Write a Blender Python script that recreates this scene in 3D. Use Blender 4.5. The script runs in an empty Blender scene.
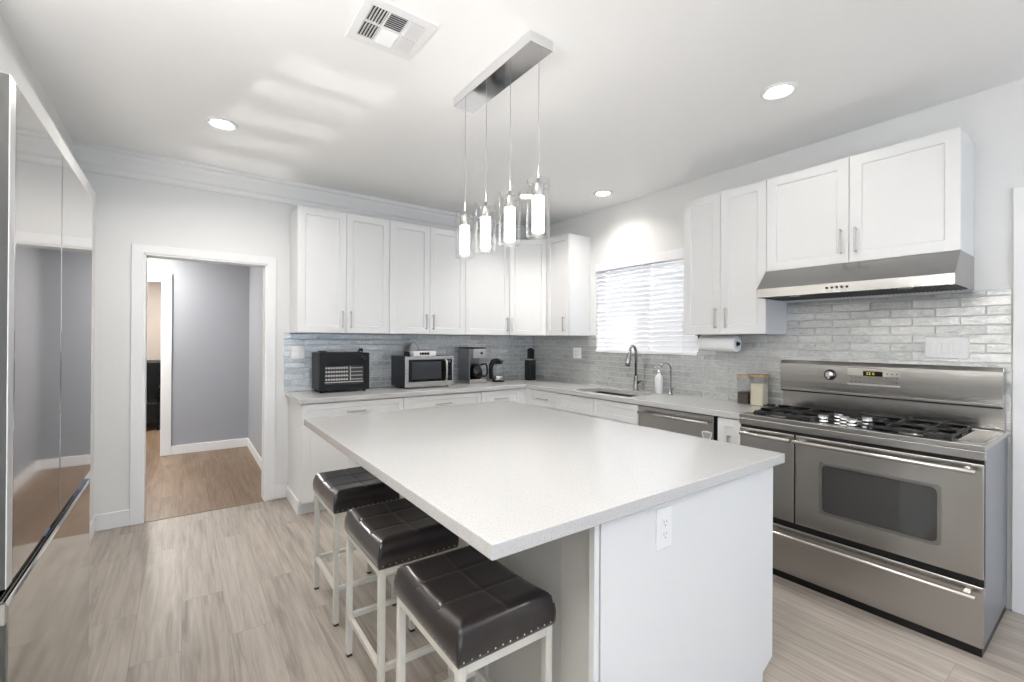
import bpy, bmesh, math, random
from mathutils import Vector, Matrix
random.seed(7)
S = bpy.context.scene
COL = S.collection

# ------------------------------------------------------------------ camera
CAM_H = 1.3763
yaw, pitch, roll = math.radians(35.454), math.radians(0.123), math.radians(0.35)
R0 = Vector((math.cos(yaw), -math.sin(yaw), 0)); F0 = Vector((math.sin(yaw), math.cos(yaw), 0)); U0 = Vector((0, 0, 1))
Fw = F0 * math.cos(pitch) + U0 * math.sin(pitch); Up = U0 * math.cos(pitch) - F0 * math.sin(pitch)
Rt = R0 * math.cos(roll) + Up * math.sin(roll); Uu = Up * math.cos(roll) - R0 * math.sin(roll)
cam_d = bpy.data.cameras.new('camera'); cam = bpy.data.objects.new('camera', cam_d); COL.objects.link(cam)
M = Matrix.Identity(4)
for i in range(3):
    M[i][0] = Rt[i]; M[i][1] = Uu[i]; M[i][2] = -Fw[i]
M[2][3] = CAM_H
cam.matrix_world = M
cam_d.sensor_width = 36; cam_d.sensor_fit = 'HORIZONTAL'
cam_d.lens = 450.97 / 1024 * 36
cam_d.shift_x = (512 - 504.93) / 1024
cam_d.shift_y = -2.07 / 1024
cam_d.clip_start = 0.02
S.camera = cam

# ------------------------------------------------------------------ world and colour management
S.view_settings.view_transform = 'Standard'; S.view_settings.look = 'None'
S.view_settings.exposure = 1.43; S.view_settings.gamma = 1.0; S.view_settings.use_curve_mapping = False
W = bpy.data.worlds.new('world'); S.world = W; W.use_nodes = True
bg = W.node_tree.nodes['Background']; bg.inputs[0].default_value = (0.86, 0.93, 1.0, 1); bg.inputs[1].default_value = 0.40

def area(name, loc, direction, sx, sy, watts, col, spread=180, shape='RECTANGLE'):
    d = bpy.data.lights.new(name, 'AREA'); d.shape = shape; d.size = sx
    if shape in ('RECTANGLE', 'ELLIPSE'): d.size_y = sy
    d.energy = watts; d.color = col; d.spread = math.radians(spread)
    o = bpy.data.objects.new(name, d); COL.objects.link(o); o.location = loc
    o.rotation_euler = Vector(direction).to_track_quat('-Z', 'Y').to_euler()
    return o
GLINT_LAMP = 0.2
# low sun shining in through the glass door behind the camera onto the floor there
sl = bpy.data.lights.new('sun', 'SUN'); sl.energy = 10.0; sl.angle = math.radians(0.6); sl.color = (0.97, 0.98, 1.0)
so = bpy.data.objects.new('sun', sl); COL.objects.link(so); so.rotation_euler = Vector((-0.18, 1.0, -0.83)).to_track_quat('-Z', 'Y').to_euler()
# daylight entering through the two openings of the near wall and the kitchen window
area('daylight_glass_door', (0.6, -4.55, 1.25), (0, 1, 0.0), 2.3, 2.2, 28, (0.50, 0.71, 1.0))
area('daylight_window', (3.95, 2.69, 1.75), (-1, 0, -0.05), 1.1, 0.9, 1.6, (0.9, 0.95, 1.0))

# unseen narrow lamps added near the floor imitate sun panes glinting onto the ceiling
for y0_, y1_ in ((2.34, 2.63), (2.64, 3.00), (3.01, 3.39), (3.40, 3.84), (3.85, 4.36)):
    for sd in (0, 1):
        ym_ = (y0_ + y1_) / 2; xa, xb = 0.39 - 0.205 * (ym_ - 2.35), 0.96 - 0.15 * (ym_ - 2.35); xm = (xa + xb) / 2
        a_, b_ = ((xa, xm - 0.006), (xm + 0.006, xb))[sd]
        area('added_glint_lamp', ((a_ + b_) / 2 + 0.972, ym_ - 5.4, 0.027), (-0.18, 1, 0.5), b_ - a_, (y1_ - y0_) * 0.442, GLINT_LAMP * (b_ - a_) * (y1_ - y0_), (1.0, 0.99, 0.96), 0.3)
# ------------------------------------------------------------------ dimensions
Yb, Xr, H = 4.2935, 3.4852, 2.7267
ZC = 0.914
ZU0, ZU1 = 1.4264, 2.4629

# ------------------------------------------------------------------ materials
def nt(name):
    m = bpy.data.materials.new(name); m.use_nodes = True
    t = m.node_tree; b = t.nodes['Principled BSDF']
    return m, t, b
def N(t, typ, **kw):
    n = t.nodes.new(typ)
    for k, v in kw.items(): setattr(n, k, v)
    return n
def mat(name, col, rough=0.5, metal=0.0, ior=1.5, var=0.03, scale=40, bump=0.0, coat=0.0, aniso=0.0, emit=None, estr=0, sss=0):
    m, t, b = nt(name)
    tc = N(t, 'ShaderNodeTexCoord'); no = N(t, 'ShaderNodeTexNoise'); no.inputs['Scale'].default_value = scale; no.inputs['Detail'].default_value = 3
    t.links.new(tc.outputs['Object'], no.inputs['Vector'])
    mx = N(t, 'ShaderNodeMix', data_type='RGBA')
    mx.inputs[6].default_value = (*[c * (1 - var) for c in col], 1); mx.inputs[7].default_value = (*[min(1, c * (1 + var)) for c in col], 1)
    t.links.new(no.outputs['Fac'], mx.inputs[0]); t.links.new(mx.outputs[2], b.inputs['Base Color'])
    b.inputs['Roughness'].default_value = rough; b.inputs['Metallic'].default_value = metal; b.inputs['IOR'].default_value = ior
    b.inputs['Coat Weight'].default_value = coat; b.inputs['Coat Roughness'].default_value = 0.05
    b.inputs['Anisotropic'].default_value = aniso
    if bump:
        bp = N(t, 'ShaderNodeBump'); bp.inputs['Strength'].default_value = bump; bp.inputs['Distance'].default_value = 0.002
        t.links.new(no.outputs['Fac'], bp.inputs['Height']); t.links.new(bp.outputs[0], b.inputs['Normal'])
    if emit:
        b.inputs['Emission Color'].default_value = (*emit, 1); b.inputs['Emission Strength'].default_value = estr
    return m
def brushed(name, col, rough, axis, amount=0.03, bump=0.0):
    """stainless steel, grain stretched along one object axis"""
    m, t, b = nt(name)
    tc = N(t, 'ShaderNodeTexCoord'); mp = N(t, 'ShaderNodeMapping'); no = N(t, 'ShaderNodeTexNoise')
    sc = [260, 260, 260]; sc[axis] = 2.0
    mp.inputs['Scale'].default_value = sc; no.inputs['Scale'].default_value = 1; no.inputs['Detail'].default_value = 2
    t.links.new(tc.outputs['Object'], mp.inputs['Vector']); t.links.new(mp.outputs[0], no.inputs['Vector'])
    mr = N(t, 'ShaderNodeMapRange'); mr.inputs[3].default_value = rough - amount / 2; mr.inputs[4].default_value = rough + amount / 2
    t.links.new(no.outputs['Fac'], mr.inputs[0]); t.links.new(mr.outputs[0], b.inputs['Roughness'])
    bp = N(t, 'ShaderNodeBump'); bp.inputs['Strength'].default_value = bump; bp.inputs['Distance'].default_value = 0.0006
    t.links.new(no.outputs['Fac'], bp.inputs['Height']); t.links.new(bp.outputs[0], b.inputs['Normal'])
    tg = N(t, 'ShaderNodeTangent', direction_type='RADIAL', axis='Z')
    t.links.new(tg.outputs[0], b.inputs['Tangent'])
    b.inputs['Base Color'].default_value = (*col, 1); b.inputs['Metallic'].default_value = 1.0
    b.inputs['Anisotropic'].default_value = 0.55; b.inputs['Anisotropic Rotation'].default_value = 0.0
    return m
def thin_glass(name, tint=(1, 1, 1), refl=1.0, ior=1.45):
    m, t, b = nt(name); t.nodes.remove(b)
    out = t.nodes['Material Output']
    tr = N(t, 'ShaderNodeBsdfTransparent'); gl = N(t, 'ShaderNodeBsdfGlossy'); mx = N(t, 'ShaderNodeMixShader')
    lw = N(t, 'ShaderNodeLayerWeight'); lw.inputs[0].default_value = 0.5
    pw = N(t, 'ShaderNodeMath', operation='POWER'); pw.inputs[1].default_value = 4.0; t.links.new(lw.outputs['Facing'], pw.inputs[0])
    f0 = ((ior - 1) / (ior + 1)) ** 2
    fr = N(t, 'ShaderNodeMath', operation='MULTIPLY_ADD'); fr.inputs[1].default_value = (1 - f0) * 0.7 * refl; fr.inputs[2].default_value = f0; t.links.new(pw.outputs[0], fr.inputs[0])
    no = N(t, 'ShaderNodeTexNoise'); no.inputs['Scale'].default_value = 30
    mr = N(t, 'ShaderNodeMapRange'); mr.inputs[3].default_value = 0.0; mr.inputs[4].default_value = 0.03
    t.links.new(no.outputs['Fac'], mr.inputs[0]); t.links.new(mr.outputs[0], gl.inputs['Roughness'])
    tr.inputs[0].default_value = (*tint, 1)
    t.links.new(fr.outputs[0], mx.inputs[0]); t.links.new(tr.outputs[0], mx.inputs[1]); t.links.new(gl.outputs[0], mx.inputs[2]); t.links.new(mx.outputs[0], out.inputs[0])
    return m
def floor_mat(name, c0, c1, c2):
    m, t, b = nt(name)
    tc = N(t, 'ShaderNodeTexCoord'); mp = N(t, 'ShaderNodeMapping'); mp.inputs['Rotation'].default_value = (0, 0, math.pi / 2)
    t.links.new(tc.outputs['Object'], mp.inputs['Vector'])
    br = N(t, 'ShaderNodeTexBrick'); br.offset = 0.37; br.offset_frequency = 2
    br.inputs['Color1'].default_value = (0, 0, 0, 1); br.inputs['Color2'].default_value = (1, 1, 1, 1); br.inputs['Mortar'].default_value = (0.5, 0.5, 0.5, 1)
    br.inputs['Scale'].default_value = 1; br.inputs['Mortar Size'].default_value = 0.001; br.inputs['Mortar Smooth'].default_value = 0.3
    br.inputs['Brick Width'].default_value = 1.22; br.inputs['Row Height'].default_value = 0.18; br.inputs['Bias'].default_value = 0.0
    t.links.new(mp.outputs[0], br.inputs['Vector'])
    # grain: noise stretched along the plank, shifted per plank
    add = N(t, 'ShaderNodeVectorMath', operation='MULTIPLY_ADD')
    t.links.new(br.outputs['Color'], add.inputs[0]); add.inputs[1].default_value = (7.3, 3.1, 0); t.links.new(tc.outputs['Object'], add.inputs[2])
    mg = N(t, 'ShaderNodeMapping'); mg.inputs['Scale'].default_value = (42, 2.2, 1); t.links.new(add.outputs[0], mg.inputs['Vector'])
    n1 = N(t, 'ShaderNodeTexNoise'); n1.inputs['Scale'].default_value = 1; n1.inputs['Detail'].default_value = 6; n1.inputs['Roughness'].default_value = 0.62; n1.inputs['Distortion'].default_value = 0.6
    t.links.new(mg.outputs[0], n1.inputs['Vector'])
    mg2 = N(t, 'ShaderNodeMapping'); mg2.inputs['Scale'].default_value = (6.5, 0.9, 1); t.links.new(add.outputs[0], mg2.inputs['Vector'])
    n2 = N(t, 'ShaderNodeTexNoise'); n2.inputs['Scale'].default_value = 1; n2.inputs['Detail'].default_value = 3; n2.inputs['Distortion'].default_value = 1.2
    t.links.new(mg2.outputs[0], n2.inputs['Vector'])
    a1 = N(t, 'ShaderNodeMath', operation='MULTIPLY'); a1.inputs[1].default_value = 0.62; t.links.new(n1.outputs['Fac'], a1.inputs[0])
    a2 = N(t, 'ShaderNodeMath', operation='MULTIPLY_ADD'); a2.inputs[1].default_value = 0.30; t.links.new(n2.outputs['Fac'], a2.inputs[0]); t.links.new(a1.outputs[0], a2.inputs[2])
    a3 = N(t, 'ShaderNodeMath', operation='MULTIPLY_ADD'); a3.inputs[1].default_value = 0.08; t.links.new(br.outputs['Color'], a3.inputs[0]); t.links.new(a2.outputs[0], a3.inputs[2])
    cr = N(t, 'ShaderNodeValToRGB'); e = cr.color_ramp.elements
    e[0].position = 0.33; e[0].color = (*c0, 1); e[1].position = 0.69; e[1].color = (*c2, 1)
    k = e.new(0.5); k.color = (*c1, 1)
    t.links.new(a3.outputs[0], cr.inputs[0])
    mx = N(t, 'ShaderNodeMix', data_type='RGBA'); t.links.new(br.outputs['Fac'], mx.inputs[0]); t.links.new(cr.outputs[0], mx.inputs[6]); mx.inputs[7].default_value = (*[c * 1.05 for c in c0], 1)
    t.links.new(mx.outputs[2], b.inputs['Base Color'])
    b.inputs['Roughness'].default_value = 0.36
    bp = N(t, 'ShaderNodeBump'); bp.inputs['Strength'].default_value = 0.12; bp.inputs['Distance'].default_value = 0.001
    t.links.new(n1.outputs['Fac'], bp.inputs['Height']); t.links.new(bp.outputs[0], b.inputs['Normal'])
    return m
def tile_mat(name, axis):
    """glazed 8 x 2 inch brick tile; axis = world axis the bricks run along"""
    m, t, b = nt(name)
    tc = N(t, 'ShaderNodeTexCoord'); sp = N(t, 'ShaderNodeSeparateXYZ'); cb = N(t, 'ShaderNodeCombineXYZ')
    t.links.new(tc.outputs['Object'], sp.inputs[0]); t.links.new(sp.outputs[axis], cb.inputs[0]); t.links.new(sp.outputs[2], cb.inputs[1])
    mp = N(t, 'ShaderNodeMapping'); mp.inputs['Location'].default_value = (0.03, -0.9145 + 0.0508 * 18, 0); t.links.new(cb.outputs[0], mp.inputs['Vector'])
    br = N(t, 'ShaderNodeTexBrick'); br.offset = 0.5
    br.inputs['Color1'].default_value = (0, 0, 0, 1); br.inputs['Color2'].default_value = (1, 1, 1, 1); br.inputs['Mortar'].default_value = (0.5, 0.5, 0.5, 1)
    br.inputs['Scale'].default_value = 1; br.inputs['Mortar Size'].default_value = 0.0032; br.inputs['Mortar Smooth'].default_value = 0.15
    br.inputs['Brick Width'].default_value = 0.2; br.inputs['Row Height'].default_value = 0.0508
    t.links.new(mp.outputs[0], br.inputs['Vector'])
    no = N(t, 'ShaderNodeTexNoise'); no.inputs['Scale'].default_value = 42; no.inputs['Detail'].default_value = 7; no.inputs['Roughness'].default_value = 0.75; no.inputs['Distortion'].default_value = 0.8
    ms = N(t, 'ShaderNodeMapping'); ms.inputs['Scale'].default_value = (0.7, 1.3, 1) ; t.links.new(cb.outputs[0], ms.inputs['Vector']); t.links.new(ms.outputs[0], no.inputs['Vector'])
    am = N(t, 'ShaderNodeMath', operation='MULTIPLY_ADD'); am.inputs[1].default_value = 0.14; t.links.new(br.outputs['Color'], am.inputs[0])
    a0 = N(t, 'ShaderNodeMath', operation='MULTIPLY'); a0.inputs[1].default_value = 0.86; t.links.new(no.outputs['Fac'], a0.inputs[0]); t.links.new(a0.outputs[0], am.inputs[2])
    cr = N(t, 'ShaderNodeValToRGB'); e = cr.color_ramp.elements
    e[0].position = 0.28; e[0].color = (0.315, 0.325, 0.322, 1); e[1].position = 0.68; e[1].color = (0.78, 0.79, 0.78, 1)
    t.links.new(am.outputs[0], cr.inputs[0])
    mx = N(t, 'ShaderNodeMix', data_type='RGBA'); t.links.new(br.outputs['Fac'], mx.inputs[0]); t.links.new(cr.outputs[0], mx.inputs[6]); mx.inputs[7].default_value = (0.44, 0.45, 0.45, 1)
    t.links.new(mx.outputs[2], b.inputs['Base Color'])
    rr = N(t, 'ShaderNodeMapRange'); rr.inputs[3].default_value = 0.16; rr.inputs[4].default_value = 0.6; t.links.new(br.outputs['Fac'], rr.inputs[0]); t.links.new(rr.outputs[0], b.inputs['Roughness'])
    b.inputs['IOR'].default_value = 1.6
    mm = N(t, 'ShaderNodeMapRange'); mm.inputs[3].default_value = 0.40; mm.inputs[4].default_value = 0.0; t.links.new(br.outputs['Fac'], mm.inputs[0]); t.links.new(mm.outputs[0], b.inputs['Metallic'])
    hs = N(t, 'ShaderNodeMath', operation='MULTIPLY_ADD'); hs.inputs[1].default_value = -1.0; t.links.new(br.outputs['Fac'], hs.inputs[0])
    h2 = N(t, 'ShaderNodeMath', operation='MULTIPLY'); h2.inputs[1].default_value = 0.8; t.links.new(no.outputs['Fac'], h2.inputs[0]); t.links.new(h2.outputs[0], hs.inputs[2])
    bp = N(t, 'ShaderNodeBump'); bp.inputs['Strength'].default_value = 0.8; bp.inputs['Distance'].default_value = 0.0035
    t.links.new(hs.outputs[0], bp.inputs['Height']); t.links.new(bp.outputs[0], b.inputs['Normal'])
    return m
def quartz_mat():
    m, t, b = nt('white_quartz')
    tc = N(t, 'ShaderNodeTexCoord'); vo = N(t, 'ShaderNodeTexVoronoi'); vo.inputs['Scale'].default_value = 160
    t.links.new(tc.outputs['Object'], vo.inputs['Vector'])
    no = N(t, 'ShaderNodeTexNoise'); no.inputs['Scale'].default_value = 220; no.inputs['Detail'].default_value = 2; t.links.new(tc.outputs['Object'], no.inputs['Vector'])
    cr = N(t, 'ShaderNodeValToRGB'); e = cr.color_ramp.elements
    e[0].position = 0.33; e[0].color = (0.42, 0.41, 0.395, 1); e[1].position = 0.43; e[1].color = (0.545, 0.54, 0.53, 1)
    t.links.new(no.outputs['Fac'], cr.inputs[0]); t.links.new(cr.outputs[0], b.inputs['Base Color'])
    b.inputs['Roughness'].default_value = 0.16
    return m
def leather_mat():
    m, t, b = nt('dark_brown_leather')
    tc = N(t, 'ShaderNodeTexCoord'); no = N(t, 'ShaderNodeTexNoise'); no.inputs['Scale'].default_value = 9; no.inputs['Detail'].default_value = 5
    t.links.new(tc.outputs['Object'], no.inputs['Vector'])
    cr = N(t, 'ShaderNodeValToRGB'); e = cr.color_ramp.elements
    e[0].position = 0.3; e[0].color = (0.009, 0.007, 0.0075, 1); e[1].position = 0.75; e[1].color = (0.028, 0.021, 0.020, 1)
    t.links.new(no.outputs['Fac'], cr.inputs[0]); t.links.new(cr.outputs[0], b.inputs['Base Color'])
    vo = N(t, 'ShaderNodeTexVoronoi'); vo.inputs['Scale'].default_value = 260; t.links.new(tc.outputs['Object'], vo.inputs['Vector'])
    bp = N(t, 'ShaderNodeBump'); bp.inputs['Strength'].default_value = 0.10; bp.inputs['Distance'].default_value = 0.0006
    t.links.new(vo.outputs['Distance'], bp.inputs['Height']); t.links.new(bp.outputs[0], b.inputs['Normal'])
    b.inputs['Roughness'].default_value = 0.30; b.inputs['Coat Weight'].default_value = 0.5; b.inputs['Coat Roughness'].default_value = 0.16
    return m

M_WALL = mat('wall_paint', (0.775, 0.775, 0.765), 0.55, var=0.01, scale=3)
M_CEIL = mat('ceiling_paint', (0.92, 0.92, 0.915), 0.6, var=0.01, scale=3)
M_TRIM = mat('trim_paint', (0.84, 0.84, 0.84), 0.35, var=0.01, scale=5)
M_CAB = mat('cabinet_paint', (0.77, 0.77, 0.765), 0.30, var=0.008, scale=5)
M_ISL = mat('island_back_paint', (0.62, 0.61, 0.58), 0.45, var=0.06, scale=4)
M_GREY = mat('hall_grey_paint', (0.37, 0.385, 0.415), 0.55, var=0.02, scale=3)
M_BEIGE = mat('far_room_beige_paint', (0.55, 0.49, 0.43), 0.6, var=0.02, scale=3)
M_FLOOR = floor_mat('oak_vinyl_planks', (0.235, 0.20, 0.168), (0.40, 0.352, 0.305), (0.53, 0.478, 0.425))
M_HFLOOR = floor_mat('brown_oak_planks', (0.105, 0.066, 0.040), (0.215, 0.145, 0.092), (0.31, 0.225, 0.15))
M_TILEX = tile_mat('glazed_tile_back', 0); M_TILEY = tile_mat('glazed_tile_side', 1)
M_Q = quartz_mat()
M_SSY = brushed('stainless_grain_y', (0.43, 0.42, 0.405), 0.25, 1)
M_SSX = brushed('stainless_grain_x', (0.52, 0.50, 0.47), 0.26, 0)
M_SSD = brushed('dark_stainless', (0.30, 0.29, 0.275), 0.30, 1)
M_SINK = mat('sink_steel', (0.05, 0.049, 0.047), 0.5, 0.2)
M_HOOD = brushed('hood_stainless', (0.40, 0.395, 0.385), 0.24, 1)
M_HANDLE = mat('satin_steel', (0.56, 0.54, 0.51), 0.22, 1.0, var=0.01)
M_CHROME = mat('chrome', (0.80, 0.80, 0.81), 0.08, 1.0, var=0.01)
M_FAUCET = mat('faucet_steel', (0.30, 0.295, 0.285), 0.24, 1.0, var=0.03)
M_NICKEL = mat('brushed_nickel', (0.50, 0.49, 0.47), 0.30, 1.0, var=0.03)
M_FRIDGE = mat('polished_steel', (0.55, 0.54, 0.525), 0.055, 1.0, var=0.01, scale=2)
M_EDGE = mat('edge_highlight_aluminium', (0.72, 0.72, 0.72), 0.35, 0.7, var=0.01)
M_FRSIDE = mat('fridge_side_grey', (0.075, 0.073, 0.069), 0.4, 0.3, var=0.03)
M_BLACK = mat('black_plastic', (0.006, 0.006, 0.0065), 0.38, ior=1.35, var=0.1)
M_BLACKG = mat('black_gloss', (0.004, 0.004, 0.0045), 0.10, ior=1.35, var=0.1)
M_IRON = mat('cast_iron', (0.014, 0.014, 0.015), 0.5, var=0.2, scale=120, bump=0.4)
M_DKGREY = mat('dark_grey_plastic', (0.010, 0.0105, 0.012), 0.42, ior=1.35, var=0.1)
M_RANGESIDE = mat('range_side_enamel', (0.20, 0.21, 0.23), 0.35, 0.2, var=0.04)
M_LEATHER = leather_mat()
M_SEAM = mat('seam_thread', (0.05, 0.043, 0.042), 0.45, var=0.1)
M_STOOL = mat('cream_metal_frame', (0.62, 0.60, 0.54), 0.4, var=0.03)
M_NAIL = mat('nailhead_metal', (0.75, 0.74, 0.72), 0.18, 1.0)
M_PLATE = mat('white_plastic', (0.84, 0.84, 0.83), 0.3, var=0.01)
M_SLOT = mat('outlet_slot', (0.18, 0.18, 0.18), 0.5)
M_RUBBER = mat('black_rubber', (0.015, 0.015, 0.015), 0.6)
M_GLASS = thin_glass('clear_glass')
M_JAR = thin_glass('jar_glass', (0.95, 0.96, 0.96), ior=1.9)
M_OVENGL = thin_glass('tinted_oven_glass', (0.62, 0.62, 0.62), ior=1.6)
M_DARKGL = thin_glass('dark_door_glass', (0.10, 0.10, 0.11), ior=1.6)
M_LENS = mat('downlight_lens', (1, 1, 1), 0.4, emit=(1.0, 0.97, 0.92), estr=9)
M_GLOW = mat('pendant_core', (1, 1, 1), 0.4, emit=(1.0, 0.95, 0.87), estr=2.2)
M_BLIND = mat('blind_slat', (0.86, 0.86, 0.88), 0.4, var=0.01)
M_PAPER = mat('paper_towel', (0.86, 0.86, 0.85), 0.9, var=0.02, scale=60, bump=0.2)
M_CARD = mat('brown_card', (0.12, 0.09, 0.07), 0.8)
M_BAMBOO = mat('bamboo', (0.47, 0.30, 0.15), 0.45, var=0.12, scale=30)
M_COFFEE = mat('dark_beans', (0.045, 0.022, 0.016), 0.6, var=0.5, scale=150, bump=0.8)
M_FLOUR = mat('cream_powder', (0.80, 0.71, 0.55), 0.85, var=0.04, scale=60)
M_SOAP = mat('white_bottle', (0.82, 0.82, 0.81), 0.25)
M_DISPLAY = mat('display_glass', (0.01, 0.01, 0.008), 0.1)
M_DIGIT = mat('display_segment', (0.1, 0.09, 0.01), 0.4, emit=(0.75, 0.62, 0.08), estr=0.9)
M_BTN = mat('grey_button', (0.10, 0.10, 0.10), 0.5)
M_PANEL = mat('control_panel_film', (0.52, 0.50, 0.47), 0.38, 0.7)
M_VENTDARK = mat('duct_dark', (0.03, 0.03, 0.03), 0.8)
M_RACK = mat('oven_rack', (0.85, 0.84, 0.81), 0.4)
M_GREYMET = mat('grey_metal_shell', (0.20, 0.205, 0.215), 0.35, 0.6, var=0.03)
M_BLUE = mat('blue_tab', (0.10, 0.26, 0.50), 0.4)
M_GRILLE = mat('filter_mesh', (0.16, 0.16, 0.155), 0.45, 0.8, var=0.2, scale=200)
M_WATER = mat('smoke_grey_plastic', (0.35, 0.36, 0.37), 0.25)

# ------------------------------------------------------------------ mesh helpers
class MB:
    """collects shapes into one bmesh, then links it as one mesh object"""
    def __init__(s): s.b = bmesh.new()
    def box(s, x0, x1, y0, y1, z0, z1):
        x0, x1 = sorted((x0, x1)); y0, y1 = sorted((y0, y1)); z0, z1 = sorted((z0, z1))
        v = [s.b.verts.new(c) for c in ((x0, y0, z0), (x1, y0, z0), (x1, y1, z0), (x0, y1, z0), (x0, y0, z1), (x1, y0, z1), (x1, y1, z1), (x0, y1, z1))]
        for f in ((3, 2, 1, 0), (4, 5, 6, 7), (0, 1, 5, 4), (1, 2, 6, 5), (2, 3, 7, 6), (3, 0, 4, 7)): s.b.faces.new([v[i] for i in f])
        return s
    def obox(s, c, ax, ay, az, hx, hy, hz):
        c = Vector(c); ax, ay, az = [Vector(a).normalized() for a in (ax, ay, az)]
        P = [c + ax * (hx * i) + ay * (hy * j) + az * (hz * k) for k in (-1, 1) for i, j in ((-1, -1), (1, -1), (1, 1), (-1, 1))]
        v = [s.b.verts.new(p) for p in P]
        for f in ((3, 2, 1, 0), (4, 5, 6, 7), (0, 1, 5, 4), (1, 2, 6, 5), (2, 3, 7, 6), (3, 0, 4, 7)): s.b.faces.new([v[i] for i in f])
        return s
    def bar(s, p0, p1, w, h=None, up=(0, 0, 1)):
        p0, p1 = Vector(p0), Vector(p1); d = p1 - p0; u = Vector(up)
        if abs(d.normalized().dot(u)) > 0.99: u = Vector((1, 0, 0))
        sx = d.cross(u).normalized(); uz = sx.cross(d).normalized()
        return s.obox((p0 + p1) / 2, d, sx, uz, d.length / 2, w / 2, (h or w) / 2)
    def tube(s, pts, r, n=14, cap=True, radii=None):
        pts = [Vector(p) for p in pts]; rings = []
        t0 = (pts[1] - pts[0]).normalized(); a = Vector((0, 0, 1)) if abs(t0.z) < 0.9 else Vector((1, 0, 0))
        nx = t0.cross(a).normalized()
        for i, p in enumerate(pts):
            if i == 0: t = pts[1] - p
            elif i == len(pts) - 1: t = p - pts[i - 1]
            else: t = (pts[i + 1] - p).normalized() + (p - pts[i - 1]).normalized()
            t.normalize(); nx = (nx - t * nx.dot(t)).normalized(); ny = t.cross(nx)
            rr = radii[i] if radii else r
            rings.append([s.b.verts.new(p + (nx * math.cos(2 * math.pi * k / n) + ny * math.sin(2 * math.pi * k / n)) * rr) for k in range(n)])
        for A, B in zip(rings, rings[1:]):
            for k in range(n):
                f = s.b.faces.new((A[k], A[(k + 1) % n], B[(k + 1) % n], B[k])); f.smooth = True
        if cap:
            s.b.faces.new(rings[0][::-1]); s.b.faces.new(rings[-1])
        return s
    def cyl(s, p0, p1, r, n=20): return s.tube([p0, p1], r, n)
    def lathe(s, c, prof, n=28, axis=(0, 0, 1), closed=False):
        """prof: (radius, height) pairs from bottom to top about the axis through c"""
        c = Vector(c); az = Vector(axis).normalized(); a = Vector((1, 0, 0)) if abs(az.x) < 0.9 else Vector((0, 1, 0))
        ax = az.cross(a).normalized(); ay = az.cross(ax); rings = []
        for r, h in prof:
            if r < 1e-6: rings.append([s.b.verts.new(c + az * h)])
            else: rings.append([s.b.verts.new(c + az * h + (ax * math.cos(2 * math.pi * k / n) + ay * math.sin(2 * math.pi * k / n)) * r) for k in range(n)])
        pairs = list(zip(rings, rings[1:]))
        if closed: pairs.append((rings[-1], rings[0]))
        for A, B in pairs:
            for k in range(n):
                k2 = (k + 1) % n
                if len(A) == 1 and len(B) == 1: continue
                if len(A) == 1: f = s.b.faces.new((A[0], B[k2], B[k]))
                elif len(B) == 1: f = s.b.faces.new((A[k], A[k2], B[0]))
                else: f = s.b.faces.new((A[k], A[k2], B[k2], B[k]))
                f.smooth = True
        if not closed:
            if len(rings[0]) > 1: s.b.faces.new(rings[0][::-1])
            if len(rings[-1]) > 1: s.b.faces.new(rings[-1])
        return s
    def prism(s, poly, axis, a0, a1):
        """extrude a 2-D polygon; axis 0: poly is (y,z); 1: (x,z); 2: (x,y)"""
        def P(u, v, w): return ((w, u, v), (u, w, v), (u, v, w))[axis]
        A = [s.b.verts.new(P(u, v, a0)) for u, v in poly]; B = [s.b.verts.new(P(u, v, a1)) for u, v in poly]
        n = len(poly)
        s.b.faces.new(A); s.b.faces.new(B[::-1])
        for i in range(n): s.b.faces.new((A[i], A[(i + 1) % n], B[(i + 1) % n], B[i])[::-1])
        return s
    def grid(s, us, vs, filled, axis, a0, a1):
        """slab of grid cells (for openings) of thickness a0..a1 along axis; us, vs as in prism"""
        def P(u, v, w): return ((w, u, v), (u, w, v), (u, v, w))[axis]
        vt = {}
        def V(i, j, k):
            if (i, j, k) not in vt: vt[(i, j, k)] = s.b.verts.new(P(us[i], vs[j], (a0, a1)[k]))
            return vt[(i, j, k)]
        nu, nv = len(us) - 1, len(vs) - 1
        on = lambda i, j: 0 <= i < nu and 0 <= j < nv and filled((us[i] + us[i + 1]) / 2, (vs[j] + vs[j + 1]) / 2)
        for i in range(nu):
            for j in range(nv):
                if not on(i, j): continue
                for k in (0, 1): s.b.faces.new((V(i, j, k), V(i + 1, j, k), V(i + 1, j + 1, k), V(i, j + 1, k)))
                if not on(i - 1, j): s.b.faces.new((V(i, j, 0), V(i, j + 1, 0), V(i, j + 1, 1), V(i, j, 1)))
                if not on(i + 1, j): s.b.faces.new((V(i + 1, j, 0), V(i + 1, j + 1, 0), V(i + 1, j + 1, 1), V(i + 1, j, 1)))
                if not on(i, j - 1): s.b.faces.new((V(i, j, 0), V(i + 1, j, 0), V(i + 1, j, 1), V(i, j, 1)))
                if not on(i, j + 1): s.b.faces.new((V(i, j + 1, 0), V(i + 1, j + 1, 0), V(i + 1, j + 1, 1), V(i, j + 1, 1)))
        return s
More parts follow.
